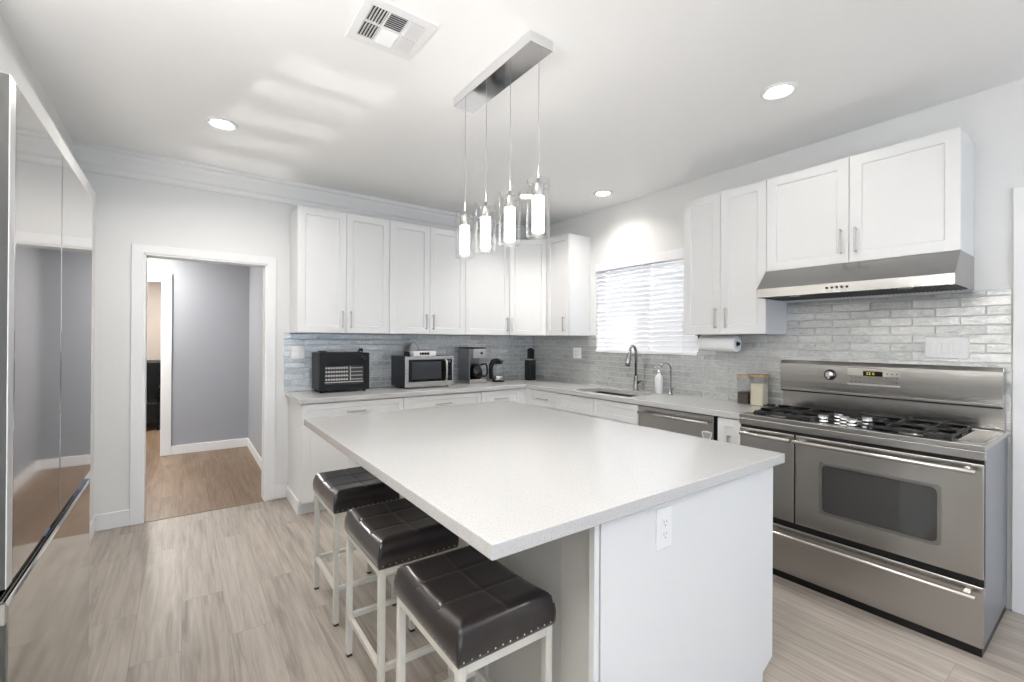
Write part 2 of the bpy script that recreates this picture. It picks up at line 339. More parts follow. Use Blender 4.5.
    def shaker(s, x0, x1, z0, z1, y, t=0.02, st=0.058, rec=0.007):
        """shaker panel facing -y, front face at y, thickness t"""
        def rect(a, b, c, d, yy): return [s.b.verts.new(p) for p in ((a, yy, c), (b, yy, c), (b, yy, d), (a, yy, d))]
        o = rect(x0, x1, z0, z1, y); i1 = rect(x0 + st, x1 - st, z0 + st, z1 - st, y); e = 0.004
        i2 = rect(x0 + st + e, x1 - st - e, z0 + st + e, z1 - st - e, y + rec); k = rect(x0, x1, z0, z1, y + t)
        for A, B in ((o, i1), (i1, i2), (k, o)):
            for j in range(4): s.b.faces.new((A[j], A[(j + 1) % 4], B[(j + 1) % 4], B[j]))
        s.b.faces.new(i2); s.b.faces.new(k[::-1])
        return s
    def rbox(s, x0, x1, y0, y1, z0, z1, r, n=5, axis=2):
        """box with rounded edges along one axis"""
        lo = [(y0, z0), (x0, z0), (x0, y0)][axis]; hi = [(y1, z1), (x1, z1), (x1, y1)][axis]
        pts = []
        for cx, cy, a in ((hi[0] - r, hi[1] - r, 0), (lo[0] + r, hi[1] - r, 90), (lo[0] + r, lo[1] + r, 180), (hi[0] - r, lo[1] + r, 270)):
            for k in range(n + 1):
                an = math.radians(a + 90 * k / n); pts.append((cx + r * math.cos(an), cy + r * math.sin(an)))
        a0, a1 = [(x0, x1), (y0, y1), (z0, z1)][axis]
        return s.prism(pts, axis, a0, a1)
    def build(s, name, m, parent=None, bevel=0.0, seg=2, world=False, smooth=False):
        bmesh.ops.recalc_face_normals(s.b, faces=s.b.faces)
        me = bpy.data.meshes.new(name)
        if world and parent:
            r = parent
            off = Vector(r.location)
            rt = r
            while rt.parent: rt = rt.parent; off += Vector(rt.location)
            for v in s.b.verts: v.co -= off
        if smooth:
            for f in s.b.faces: f.smooth = True
        s.b.to_mesh(me); s.b.free(); me.materials.append(m)
        o = bpy.data.objects.new(name, me); COL.objects.link(o)
        if parent: o.parent = parent
        if bevel:
            md = o.modifiers.new('bevel', 'BEVEL'); md.width = bevel; md.segments = seg; md.limit_method = 'ANGLE'; md.angle_limit = math.radians(50)
        return o
def thing(name, label, cat, loc=(0, 0, 0), rz=0.0, group=None):
    o = bpy.data.objects.new(name, None); COL.objects.link(o); o.location = loc; o.rotation_euler = (0, 0, rz)
    o.empty_display_size = 0.05
    return tag(o, label, cat, group)
def tag(o, label, cat, group=None):
    o['label'] = label; o['category'] = cat
    if group: o['group'] = group
    return o
def struct(o): o['kind'] = 'structure'; return o
def copy_tree(o, parent=None):
    c = o.copy(); COL.objects.link(c)
    if parent: c.parent = parent
    for ch in list(o.children): copy_tree(ch, c)
    return c

# ================================================================== SETTING
YN = -4.4                                  # near wall (behind the camera)
XL = -1.05                                 # wall behind the refrigerator
XLL = -0.63                                # left wall beyond the refrigerator
# floors
struct(MB().box(XL - 0.1, Xr + 0.1, YN - 0.1, Yb + 0.002, -0.08, 0).build('floor', M_FLOOR))
struct(MB().box(-3.2, 2.2, Yb + 0.002, 9.4, -0.08, 0).build('floor_hall', M_HFLOOR))
struct(MB().box(XL - 0.1, Xr + 0.1, YN - 0.1, Yb + 0.12, H, H + 0.1).build('ceiling', M_CEIL))
# back wall with cased opening
DX0, DX1, DZ = -0.2435, 0.5705, 2.004
struct(MB().grid([XL - 0.1, DX0, DX1, Xr + 0.1], [0, DZ, H], lambda u, v: not (DX0 < u < DX1 and v < DZ), 1, Yb, Yb + 0.12).build('wall_back', M_WALL))
# right wall with window and door opening
WY0, WY1, WZ0, WZ1 = 2.117, 3.262, 1.255, 2.168
EY0, EY1, EZ = -0.55, 0.295, 2.09
struct(MB().grid([YN - 0.1, EY0, EY1, WY0, WY1, Yb], [0, WZ0, EZ, WZ1, H], lambda u, v: not (WY0 < u < WY1 and WZ0 < v < WZ1) and not (EY0 < u < EY1 and v < EZ), 0, Xr, Xr + 0.14).build('wall_right', M_WALL))
# unseen near wall, set back and greyed to dim the island end, with a wide glazed opening
GX0, GX1, GZ = -0.6, 1.8, 2.2
struct(MB().grid([XL - 0.1, GX0, GX1, Xr + 0.1], [0, 0.1, GZ, H], lambda u, v: not (GX0 < u < GX1 and 0.1 < v < GZ), 1, YN - 0.12, YN).build('wall_near', M_GREY))
g = MB()
for x in (GX0, (GX0 + GX1) / 2 - 0.03, GX1 - 0.06): g.box(x, x + 0.06, YN - 0.09, YN - 0.03, 0.1, GZ)
g.box(GX0, GX1, YN - 0.09, YN - 0.03, 0.1, 0.18); g.box(GX0, GX1, YN - 0.09, YN - 0.03, GZ - 0.07, GZ)
d2 = struct(g.build('door_2', M_TRIM)); MB().box(GX0 + 0.06, GX1 - 0.06, YN - 0.064, YN - 0.058, 0.18, GZ - 0.07).build('pane', M_GLASS, d2)
# left wall: recess behind the refrigerator, return, furred lower wall with a ledge on top
struct(MB().box(XL - 0.1, XL, YN - 0.1, 2.21, 0, H).build('wall_left_recess', M_WALL))
struct(MB().prism([(XL - 0.1, 0), (-0.515, 0), (-0.515, 2.40), (XLL, 2.40), (XLL, H), (XL - 0.1, H)], 1, 2.21, Yb).build('wall_left', M_WALL))
# door casing of the back opening
CW, CT = 0.073, 0.018
t1 = struct(MB().grid([DX0 - CW, DX0, DX1, DX1 + CW], [0, DZ, DZ + CW - 0.008], lambda u, v: not (DX0 < u < DX1 and v < DZ), 1, Yb - CT, Yb).build('trim_1', M_TRIM, bevel=0.004))
j = MB(); j.box(DX0 - 0.001, DX0 + 0.012, Yb - 0.012, Yb + 0.13, 0, DZ); j.box(DX1 - 0.012, DX1 + 0.001, Yb - 0.012, Yb + 0.13, 0, DZ); j.box(DX0, DX1, Yb - 0.012, Yb + 0.13, DZ - 0.012, DZ + 0.001)
struct(j.build('trim_2', M_TRIM))
struct(MB().box(DX0 + 0.012, DX1 - 0.012, Yb - 0.01, Yb + 0.02, 0, 0.004).build('trim_3', mat('threshold', (0.24, 0.19, 0.14), 0.5)))
# baseboards
struct(MB().box(-0.514, DX0 - CW, Yb - 0.014, Yb, 0, 0.118).build('baseboard_back_left', M_TRIM, bevel=0.004))
struct(MB().box(DX1 + CW, 0.74, Yb - 0.014, Yb, 0, 0.118).build('baseboard_back_right', M_TRIM, bevel=0.004))
struct(MB().box(-0.515, -0.501, 2.215, Yb - 0.015, 0, 0.118).build('baseboard_left', M_TRIM, bevel=0.004))
# hall beyond the opening
HY = 6.6
struct(MB().grid([-3.2, -0.98, -0.205, 0.80], [0, 2.04, 2.45], lambda u, v: not (-0.98 < u < -0.205 and v < 2.04), 1, HY, HY + 0.11).build('wall_hall_back', M_GREY))
struct(MB().box(0.68, 0.80, Yb + 0.12, HY, 0, 2.45).build('wall_hall_right', M_GREY))
struct(MB().box(-3.3, -3.2, Yb + 0.12, 9.4, 0, 2.45).build('wall_hall_left', M_GREY))
struct(MB().box(-3.2, 2.2, 9.3, 9.4, 0, 2.45).build('wall_far_room', M_BEIGE))
struct(MB().box(2.1, 2.2, HY + 0.11, 9.3, 0, 2.45).build('wall_far_right', M_BEIGE))
struct(MB().box(-3.3, 2.2, Yb + 0.12, 9.4, 2.45, 2.55).build('ceiling_hall', M_CEIL))
struct(MB().grid([-1.08, -0.98, -0.205, -0.115], [0, 2.04, 2.13], lambda u, v: not (-0.98 < u < -0.205 and v < 2.04), 1, HY - 0.018, HY).build('trim_4', M_TRIM, bevel=0.004))
j = MB(); j.box(-0.217, -0.204, HY - 0.01, HY + 0.12, 0, 2.04); j.box(-0.98, -0.205, HY - 0.01, HY + 0.12, 2.028, 2.041)
struct(j.build('trim_5', M_TRIM))
struct(MB().box(-0.115, 0.68, HY - 0.014, HY, 0, 0.105).build('baseboard_hall_back', M_TRIM, bevel=0.004))
struct(MB().box(0.666, 0.68, Yb + 0.121, HY - 0.014, 0, 0.105).build('baseboard_hall_right', M_TRIM, bevel=0.004))
area('hall_ceiling_lamp', (-0.62, 6.15, 2.44), (0, 0, -1), 0.3, 0.3, 19, (1, 0.96, 0.9))
area('far_room_lamp', (-0.6, 8.0, 2.44), (0, 0, -1), 0.4, 0.4, 24, (1, 0.95, 0.90))
# right door casing and slab
c = MB().grid([EY0 - 0.08, EY0, EY1, EY1 + 0.08], [0, EZ, EZ + 0.083], lambda u, v: not (EY0 < u < EY1 and v < EZ), 0, Xr - 0.018, Xr)
struct(c.build('trim_6', M_TRIM, bevel=0.004))
dd = MB().box(Xr + 0.02, Xr + 0.06, EY0 + 0.003, EY1 - 0.003, 0.005, EZ - 0.003); d3 = struct(dd.build('door_1', M_TRIM))
MB().lathe((Xr + 0.02, EY0 + 0.07, 1.0), [(0.025, 0), (0.025, 0.006), (0.01, 0.012), (0.01, 0.035), (0.026, 0.05), (0.02, 0.065), (0, 0.068)], axis=(-1, 0, 0)).build('knob', M_NICKEL, d3)
# crown moulding along the back wall
struct(MB().prism([(Yb, 2.545), (Yb - 0.014, 2.545), (Yb - 0.018, 2.562), (Yb - 0.018, 2.585), (Yb - 0.030, 2.60), (Yb - 0.060, 2.665), (Yb - 0.064, 2.69), (Yb - 0.078, 2.70), (Yb - 0.078, H), (Yb, H)], 0, -0.63, Xr).build('trim_10', M_WALL))
# backsplash tile
TT = 0.008
struct(MB().box(0.7075, Xr - TT, Yb - TT, Yb, ZC, ZU0 + 0.002).build('trim_7', M_TILEX))
struct(MB().grid([0.380, 1.4452, WY0, WY1, Yb - TT], [ZC - 0.02, WZ0, ZU0 + 0.003, 1.651], lambda u, v: not (WY0 < u < WY1 and v > WZ0) and not (u > 1.4452 and v > ZU0 + 0.003), 0, Xr - TT, Xr).build('trim_8', M_TILEY))
struct(MB().box(Xr - TT - 0.002, Xr, 0.380, 0.520, 1.651, 1.660).build('trim_9', mat('tile_edge_strip', (0.62, 0.65, 0.67), 0.3)))
# window
wf = MB()
xw = Xr + 0.09
wf.box(xw, xw + 0.04, WY0, WY0 + 0.05, WZ0, WZ1); wf.box(xw, xw + 0.04, WY1 - 0.05, WY1, WZ0, WZ1); wf.box(xw, xw + 0.04, WY0, WY1, WZ0, WZ0 + 0.05); wf.box(xw, xw + 0.04, WY0, WY1, WZ1 - 0.05, WZ1)
wf.box(xw, xw + 0.04, 2.665, 2.715, WZ0, WZ1)
w1 = struct(wf.build('window_1', M_TRIM)); MB().box(xw + 0.017, xw + 0.022, WY0 + 0.05, WY1 - 0.05, WZ0 + 0.05, WZ1 - 0.05).build('pane', M_GLASS, w1)

# ================================================================== CABINETS
def bar_handle(px, z0, z1, y, parent, horizontal=False, x1=None):
    """square bar pull standing 28 mm off the face at y (facing -y)"""
    m = MB()
    if horizontal:
        m.box(px, x1, y - 0.034, y - 0.024, z0 - 0.005, z0 + 0.005)
        for x in (px + 0.012, x1 - 0.012): m.box(x - 0.004, x + 0.004, y - 0.026, y, z0 - 0.004, z0 + 0.004)
    else:
        m.box(px - 0.005, px + 0.005, y - 0.034, y - 0.024, z0, z1)
        for z in (z0 + 0.010, z1 - 0.010): m.box(px - 0.004, px + 0.004, y - 0.026, y, z - 0.004, z + 0.004)
    return m.build('handle', M_NICKEL, parent, bevel=0.0015)
DU = 0.3125; DOOR_T = 0.02
def upper(label, origin, rz, w, doors, z0=ZU0, z1=ZU1, depth=DU, hz=(1.470, 1.616)):
    """doors: list of (x0, x1, handle_x or None)"""
    t = thing('wall_cabinet', label, 'cabinet', origin, rz, 'white shaker wall cabinets')
    zb = origin[2]
    MB().box(0.0006, w - 0.0006, 0, -(depth - DOOR_T - 0.002), z0 - zb, z1 - zb).build('body', M_CAB, t, bevel=0.001)
    for a, b, hx in doors:
        d = MB().shaker(a + 0.0015, b - 0.0015, z0 - zb + 0.002, z1 - zb - 0.002, -depth, DOOR_T).build('door', M_CAB, t, bevel=0.0012)
        if hx is not None: bar_handle(hx, hz[0] - zb, hz[1] - zb, -depth, d)
    return t
dfu = 0.333
x0 = 0.7495
upper('white double-door wall cabinet farthest left, above the black toaster oven', (0.7495, Yb - 0.0005, ZU0), 0, 0.776, [(0, 0.389, 1.104 - x0), (0.389, 0.776, 1.175 - x0)], depth=dfu)
x0 = 1.5255
upper('white double-door wall cabinet above the microwave, beside the doorway-end cabinet', (x0, Yb - 0.0005, ZU0), 0, 0.8005, [(0, 0.404, 1.886 - x0), (0.404, 0.8005, 1.960 - x0)], depth=dfu)
x0 = 2.326
upper('white single-door wall cabinet above the coffee maker, next to the angled corner', (x0, Yb - 0.0005, ZU0), 0, 0.5502, [(0, 0.5502, 0.512)], depth=dfu)
# diagonal corner cabinet
A = Vector((2.8768, Yb - dfu, 0)); B = Vector((Xr - DU, 3.691, 0))
t = thing('corner_wall_cabinet', 'white angled corner wall cabinet above the knife block', 'cabinet', (Xr, Yb, ZU0), 0, 'white shaker wall cabinets')
dv = (B - A).normalized(); nv = Vector((dv.y, -dv.x, 0))      # facing into the room
if nv.x > 0: nv = -nv
A2 = A - nv * 0.022; B2 = B - nv * 0.022
poly = [(A2.x, A2.y), (A.x, A.y + 0.021), (A.x, Yb - 0.0005), (Xr - 0.0005, Yb - 0.0005), (Xr - 0.0005, B.y), (B.x + 0.021, B.y), (B2.x, B2.y)]
MB().prism([(x - Xr, y - Yb) for x, y in poly], 2, 0, ZU1 - ZU0).build('body', M_CAB, t, bevel=0.001)
L = (B - A).length
d = MB().shaker(0.0025, L - 0.0025, 0.002, ZU1 - ZU0 - 0.002, 0, DOOR_T, st=0.052).build('door', M_CAB, t, bevel=0.0012)
d.location = A - Vector((Xr, Yb, 0)); d.rotation_euler = (0, 0, math.atan2(dv.y, dv.x))
bar_handle(0.035, 1.470 - ZU0, 1.616 - ZU0, 0, d)
RZ = -math.pi / 2
upper('white single-door wall cabinet at the far end of the window wall, left of the blinds', (Xr - 0.0005, 3.691, ZU0), RZ, 0.3395, [(0, 0.3395, 0.285)])
upper('tall white double-door wall cabinet between the window blinds and the range hood', (Xr - 0.0005, 2.0594, ZU0), RZ, 0.6142, [(0, 0.2968, 0.271), (0.2968, 0.6142, 0.347)])
upper('short white double-door wall cabinet above the stainless range hood', (Xr - 0.0005, 1.4452, 1.8415), RZ, 0.9288, [(0, 0.460, 0.4225), (0.460, 0.9288, 0.4955)], z0=1.8415, hz=(1.894, 2.043))

# base cabinets
DB = 0.567
def base(label, origin, rz, w, drawers, doors, name='base_cabinet', pulls=True, depth=DB, top=0.872):
    """drawers, doors: (x0, x1, handle or None)"""
    t = thing(name, label, 'cabinet', origin, rz, 'white shaker base cabinets')
    MB().prism([(-0.001, 0.0), (-(depth - 0.075), 0.0), (-(depth - 0.075), 0.10), (-(depth - 0.022), 0.10), (-(depth - 0.022), top), (-0.001, top)], 0, 0.0006, w - 0.0006).build('body', M_CAB, t, bevel=0.001)
    for a, b, h in drawers:
        d = MB().shaker(a + 0.002, b - 0.002, 0.713, 0.865, -depth, DOOR_T, st=0.042).build('drawer', M_CAB, t, bevel=0.0012)
        if h: bar_handle(h[0], 0.789, None, -depth, d, True, h[1])
    for a, b, hx in doors:
        d = MB().shaker(a + 0.002, b - 0.002, 0.105, 0.708, -depth, DOOR_T).build('door', M_CAB, t, bevel=0.0012)
        if hx is not None: bar_handle(hx, 0.53, 0.68, -depth, d)
    return t
x0 = 0.7435
base('white base cabinet at the doorway end of the counter, below the toaster oven', (x0, Yb, 0), 0, 0.8265, [(0, 0.8265, (1.077 - x0, 1.235 - x0))], [(0, 0.4125, 0.385), (0.4125, 0.8265, 0.44)])
struct(MB().box(0.7295, 0.7430, Yb - 0.492, Yb - 0.015, 0, 0.105).build('baseboard_cabinet_end', M_TRIM, bevel=0.003))
x0 = 1.570
base('white base cabinet with wide drawer below the microwave', (x0, Yb, 0), 0, 0.807, [(0, 0.807, (1.875 - x0, 2.035 - x0))], [(0, 0.4035, 0.376), (0.4035, 0.807, 0.431)])
x0 = 2.377
base('white base cabinet with narrow drawer below the coffee maker, beside the inner corner', (x0, Yb, 0), 0, 0.477, [(0, 0.476, (2.52 - x0, 2.69 - x0))], [(0, 0.476, 0.03)])
y0 = 3.655
base('white base cabinet with small drawer right of the inner corner, under the knife block end', (Xr, y0, 0), RZ, 0.411, [(0, 0.411, (0.135, 0.292))], [(0, 0.411, 0.375)], depth=0.560)
base('white sink base cabinet with two false fronts below the sink', (Xr, 3.244, 0), RZ, 0.956, [(0, 0.480, None), (0.480, 0.956, None)], [(0, 0.480, 0.45), (0.480, 0.956, 0.51)], name='sink_cabinet', depth=0.560, top=0.685)
t = thing('narrow_base_cabinet', 'narrow white base cabinet between the dishwasher and the range', 'cabinet', (Xr, 1.640, 0), RZ, 'white shaker base cabinets')
MB().prism([(-0.001, 0.0), (-0.485, 0.0), (-0.485, 0.10), (-0.538, 0.10), (-0.538, 0.872), (-0.001, 0.872)], 0, 0.0006, 0.158).build('body', M_CAB, t, bevel=0.001)
d = MB().shaker(0.002, 0.156, 0.105, 0.865, -0.560, DOOR_T, st=0.05).build('door', M_CAB, t, bevel=0.0012)
bar_handle(0.085, 0.60, 0.762, -0.560, d)

# filler posts in the inner corner
tag(MB().prism([(2.853, Yb - 0.566), (2.9255, Yb - 0.566), (2.9255, 3.655), (2.9455, 3.655), (2.9455, Yb - 0.546), (2.853, Yb - 0.546)], 2, 0.105, 0.872).build('corner_filler', M_CAB, bevel=0.001), 'white filler post in the inner corner of the base cabinets', 'filler')
# counter top, L shaped with sink cut-out
SX0, SX1, SY0, SY1 = 2.985, 3.365, 2.43, 3.075
cy = Yb - 0.5871; cx = Xr - 0.5804
def fill(u, v):
    if SX0 < u < SX1 and SY0 < v < SY1: return False
    return v > cy or u > cx
tag(MB().grid([0.720, cx, SX0, SX1, Xr - 0.009], [1.4815, SY0, SY1, cy, Yb - 0.009], fill, 2, 0.8745, ZC).build('countertop', M_Q, bevel=0.003), 'white quartz L-shaped countertop running along the tiled walls', 'countertop')
# sink: double bowl under the counter
t = thing('kitchen_sink', 'double-bowl stainless sink set into the counter under the window', 'sink', (3.175, 2.75, 0.70))
def bowl(y0, y1):
    m = MB(); zt = 0.8735; zb = 0.69; w = 0.004; a, b = SX0 - 0.006, SX1 + 0.006
    m.box(a, b, y0, y1, zb, zb + w)
    m.box(a, a + w, y0, y1, zb, zt); m.box(b - w, b, y0, y1, zb, zt); m.box(a, b, y0, y0 + w, zb, zt); m.box(a, b, y1 - w, y1, zb, zt)
    return m
for y0, y1 in ((SY0 - 0.006, 2.722), (2.738, SY1 + 0.006)):
    b_ = bowl(y0, y1).build('bowl', M_SINK, t, world=True)
    MB().lathe(((SX0 + SX1) / 2, (y0 + y1) / 2, 0.694), [(0.045, 0), (0.045, 0.003), (0.03, 0.003), (0.02, 0.001), (0, 0.001)]).build('drain', M_CHROME, b_, world=True)
MB().box(SX0 - 0.006, SX1 + 0.006, 2.722, 2.738, 0.75, 0.868).build('divider', M_SINK, t, world=True)
# faucet
t = thing('kitchen_faucet', 'brushed gooseneck pull-down faucet standing behind the sink', 'faucet', (3.415, 2.70, ZC))
MB().lathe((3.415, 2.70, ZC), [(0.028, 0), (0.028, 0.006), (0.022, 0.012), (0.021, 0.10), (0.017, 0.13), (0.0165, 0.14)], n=20).build('base', M_FAUCET, t, world=True)
pts = [(3.415, 2.70, ZC + 0.13), (3.415, 2.70, ZC + 0.345)]
for k in range(1, 11):
    a = math.pi * k / 10 * 0.93; pts.append((3.415 - 0.042 * (1 - math.cos(a)), 2.70 + 0.002 * (1 - math.cos(a)), ZC + 0.345 + 0.068 * math.sin(a)))
MB().tube(pts, 0.0125, 14).build('spout', M_FAUCET, t, world=True)
e = Vector(pts[-1]); dr = (e - Vector(pts[-2])).normalized()
MB().tube([e - dr * 0.004, e + dr * 0.03, e + dr * 0.10, e + dr * 0.135], 0.017, 16, radii=[0.014, 0.017, 0.022, 0.023]).build('spray_head', M_FAUCET, t, world=True)
MB().tube([(3.415, 2.68, ZC + 0.075), (3.415, 2.655, ZC + 0.085), (3.405, 2.625, ZC + 0.10), (3.395, 2.60, ZC + 0.055)], 0.008, 10, radii=[0.012, 0.010, 0.008, 0.006]).build('lever', M_FAUCET, t, world=True)
# soap bottle
t = thing('soap_dispenser', 'white soap bottle with chrome pump standing right of the faucet', 'soap bottle', (3.40, 2.44, ZC))
MB().lathe((0, 0, 0), [(0.032, 0), (0.035, 0.004), (0.035, 0.135), (0.029, 0.155), (0.014, 0.170), (0.012, 0.178)]).build('bottle', M_SOAP, t)
MB().lathe((0, 0, 0.178), [(0.015, 0), (0.015, 0.02), (0.006, 0.022), (0.005, 0.045), (0.011, 0.047), (0.011, 0.058)]).tube([(0, 0, 0.23), (-0.03, 0.01, 0.232), (-0.042, 0.014, 0.222)], 0.005, 10).build('pump', M_CHROME, t)
# filtered-water tap
t = thing('filter_tap', 'slim chrome gooseneck filter tap right of the soap bottle', 'tap', (3.42, 2.335, ZC))
MB().lathe((0, 0, 0), [(0.020, 0), (0.020, 0.004), (0.012, 0.008), (0.011, 0.055)], n=16).build('base', M_FAUCET, t)
pts = [(0, 0, 0.05), (0, 0, 0.22)]
for k in range(1, 11):
    a = math.pi * k / 10 * 0.9; pts.append((-0.055 * (1 - math.cos(a)), 0.012 * (1 - math.cos(a)), 0.22 + 0.05 * math.sin(a)))
MB().tube(pts, 0.0055, 10).build('spout', M_FAUCET, t)
MB().cyl((0.0, -0.01, 0.045), (0.0, -0.03, 0.06), 0.005, 10).build('lever', M_FAUCET, t)

# dishwasher
t = thing('dishwasher', 'stainless dishwasher with bar handle under the counter right of the sink', 'dishwasher', (Xr, 2.287, 0), RZ)
MB().box(0.003, 0.641, -0.03, -0.535, 0.02, 0.870).build('body', M_BLACK, t)
MB().box(0.003, 0.6195, -0.537, -0.562, 0.105, 0.868).build('door', M_SSY, t, bevel=0.004)
h = MB(); h.tube([(0.035, -0.612, 0.822), (0.605, -0.612, 0.822)], 0.010, 14)
for x in (0.055, 0.585): h.cyl((x, -0.612, 0.822), (x, -0.56, 0.822), 0.007, 12)
h.build('handle', M_HANDLE, t)
MB().box(0.003, 0.641, -0.47, -0.50, 0.0, 0.10).build('kick_plate', M_BLACK, t)
mg = thing('dishwasher_magnet', 'small white shield-shaped magnet on the dishwasher door', 'magnet', (Xr - 0.5655, 1.712, 0.735), RZ)
sh = []
for k in range(25):
    u = -1 + 2 * k / 24
    sh.append((0.036 * u, -0.042 * (1 - abs(u) ** 2.2) ** 0.8))
MB().prism(sh[:1] + [(-0.036, 0.02), (0, 0.027), (0.036, 0.02)] + sh[::-1][:-1], 1, 0.003, 0.0).build('backing', M_PLATE, mg)
MB().prism([(x * 0.78, z * 0.78) for x, z in (sh[:1] + [(-0.036, 0.02), (0, 0.02), (0.036, 0.02)] + sh[::-1][:-1])], 1, -0.001, 0.001).build('emblem', M_PANEL, mg)

# ================================================================== RANGE
RY0, RY1, RF = 0.385, 1.4525, 2.845
t = thing('gas_range', 'wide stainless double-oven gas range against the tiled wall', 'range', (Xr - 0.01, RY1, 0), RZ)
RW = RY1 - RY0; XO = Xr - 0.01
def D(X): return X - XO           # world X to local y
f = D(RF)                          # local y of the door faces
MB().box(0.006, RW - 0.006, D(Xr - 0.012), D(2.885), 0.035, 0.905).build('body', M_RANGESIDE, t, bevel=0.002)
MB().box(0.008, RW - 0.008, D(Xr - 0.03), f + 0.004, 0.0, 0.0365).build('plinth', M_BLACK, t)
# cooktop: rim with recessed pan
MB().grid([0.0, 0.035, RW - 0.105, RW], [D(2.845), D(2.90), D(3.345), D(3.405)], lambda u, v: not (0.035 < u < RW - 0.105 and D(2.90) < v < D(3.345)), 2, 0.900, 0.925).build('cooktop_rim', M_SSY, t, bevel=0.003)
MB().box(0.03, RW - 0.10, D(2.895), D(3.35), 0.899, 0.908).build('cooktop_pan', M_BLACKG, t)
MB().box(RW - 0.10, RW - 0.02, D(2.93), D(3.33), 0.9245, 0.9262).build('side_plate', M_SSD, t)
MB().box(0.0, RW, f, D(2.885), 0.860, 0.899).build('front_rail', M_SSY, t, bevel=0.003)
MB().box(0.004, RW - 0.004, f + 0.012, D(2.886), 0.30, 0.860).build('oven_gap', M_BLACK, t)
def tube_handle(a, b, z, parent):
    h = MB(); y = f - 0.052
    h.tube([(a, y, z), (b, y, z)], 0.0115, 16)
    for x in (a + 0.03, b - 0.03): h.bar((x, y, z), (x, f + 0.002, z + 0.004), 0.02, 0.014)
    return h.build('handle', M_HANDLE, parent, bevel=0.001)
YS = RY1 - 1.137
ld = MB().box(0.004, YS - 0.003, f, f + 0.03, 0.338, 0.843).build('oven_door', M_SSY, t, bevel=0.004)
tube_handle(0.030, YS - 0.004, 0.815, ld)
rd = MB().grid([YS + 0.003, RY1 - 1.010, RY1 - 0.530, RW - 0.004], [0.338, 0.440, 0.712, 0.843], lambda u, v: not (RY1 - 1.010 < u < RY1 - 0.530 and 0.44 < v < 0.712), 1, f, f + 0.03).build('oven_door', M_SSY, t, bevel=0.004)
tube_handle(YS + 0.012, RW - 0.022, 0.815, rd)
w = MB().rbox(RY1 - 1.012, RY1 - 0.528, f + 0.003, f + 0.009, 0.438, 0.714, 0.03, axis=1).build('window', M_OVENGL, rd)
MB().box(RY1 - 1.02, RY1 - 0.52, f + 0.0095, f + 0.029, 0.43, 0.72).build('window_screen', mat('oven_window_screen', (0.34, 0.335, 0.325), 0.4, var=0.1, scale=300), rd)
wf_ = MB()
def rrect(a, b, c, d, r, n=6):
    p = []
    for qx, qz, an in ((b - r, d - r, 0), (a + r, d - r, 90), (a + r, c + r, 180), (b - r, c + r, 270)):
        for k in range(n + 1):
            g_ = math.radians(an + 90 * k / n); p.append((qx + r * math.cos(g_), qz + r * math.sin(g_)))
    return p
def ring(m, outer, inner, y0, y1):
    n = len(outer); A_ = [[m.b.verts.new((x, y, z)) for x, z in pl] for pl, y in ((outer, y0), (inner, y0), (inner, y1), (outer, y1))]
    for P_, Q_ in zip(A_, A_[1:] + A_[:1]):
        for k in range(n): m.b.faces.new((P_[k], P_[(k + 1) % n], Q_[(k + 1) % n], Q_[k]))
    return m
ring(wf_, rrect(RY1 - 1.016, RY1 - 0.524, 0.434, 0.718, 0.03), rrect(RY1 - 1.002, RY1 - 0.538, 0.448, 0.704, 0.026), f - 0.0025, f + 0.012)
wf_.build('window_frame', M_SSD, rd)
dw = MB().box(0.004, RW - 0.004, f, f + 0.03, 0.037, 0.306).build('drawer', M_SSY, t, bevel=0.004)
tube_handle(0.030, RW - 0.022, 0.270, dw)
# backguard
bgp = []
zb0, zt0 = 1.064, 1.250
for k in range(9):
    u = k / 8; bgp.append((D(3.393) - 0.006 * math.sin(math.pi * (0.1 + 0.9 * u)) + (0.010 * max(0, u - 0.9) / 0.1), zb0 + (zt0 - zb0) * u))
poly = [(D(Xr - 0.012), 0.925), (D(3.432), 0.925), (D(3.432), 1.046), (D(3.388), 1.046), (D(3.388), 1.060), (D(3.393), 1.062)] + bgp + [(D(Xr - 0.012), zt0)]
MB().box(0.008, RW - 0.014, D(3.431), D(3.396), 1.038, 1.0455).build('lip_shadow_strip', M_BLACK, t)  # solid black strip puts in the shadow line under the lip
bgd = MB().prism(poly, 0, 0.006, RW - 0.012).build('backguard', M_SSY, t, bevel=0.0015)
yk = D(3.386)
kb = MB().lathe((RY1 - 1.149, yk + 0.006, 1.165), [(0.034, 0), (0.034, 0.006), (0.028, 0.008), (0.026, 0.022), (0.0, 0.023)], axis=(0, -1, 0)).build('oven_knob', M_BLACK, bgd)
MB().lathe((RY1 - 1.149, yk + 0.002, 1.165), [(0.0295, 0), (0.0295, 0.004), (0.0265, 0.012), (0.022, 0.019), (0.0, 0.021)], axis=(0, -1, 0)).box(RY1 - 1.149 - 0.006, RY1 - 1.149 + 0.006, yk - 0.026, yk, 1.141, 1.189).build('knob_face', M_CHROME, kb)
pa, pb = RY1 - 1.057, RY1 - 0.800
MB().box(pa, pb, yk + 0.0015, yk + 0.012, 1.112, 1.213).build('control_panel', M_PANEL, bgd)
MB().box(RY1 - 0.976, RY1 - 0.881, yk - 0.0015, yk + 0.004, 1.170, 1.200).build('display', M_DISPLAY, bgd)
for k, x in enumerate((0.957, 0.945, 0.928)):
    X0 = RY1 - x; sg = MB(); sg.box(X0, X0 + 0.007, yk - 0.0022, yk - 0.001, 1.190, 1.192); sg.box(X0, X0 + 0.0015, yk - 0.0022, yk - 0.001, 1.179, 1.191); sg.box(X0, X0 + 0.007, yk - 0.0022, yk - 0.001, 1.179, 1.181); sg.build('display_mark', M_DIGIT, bgd)

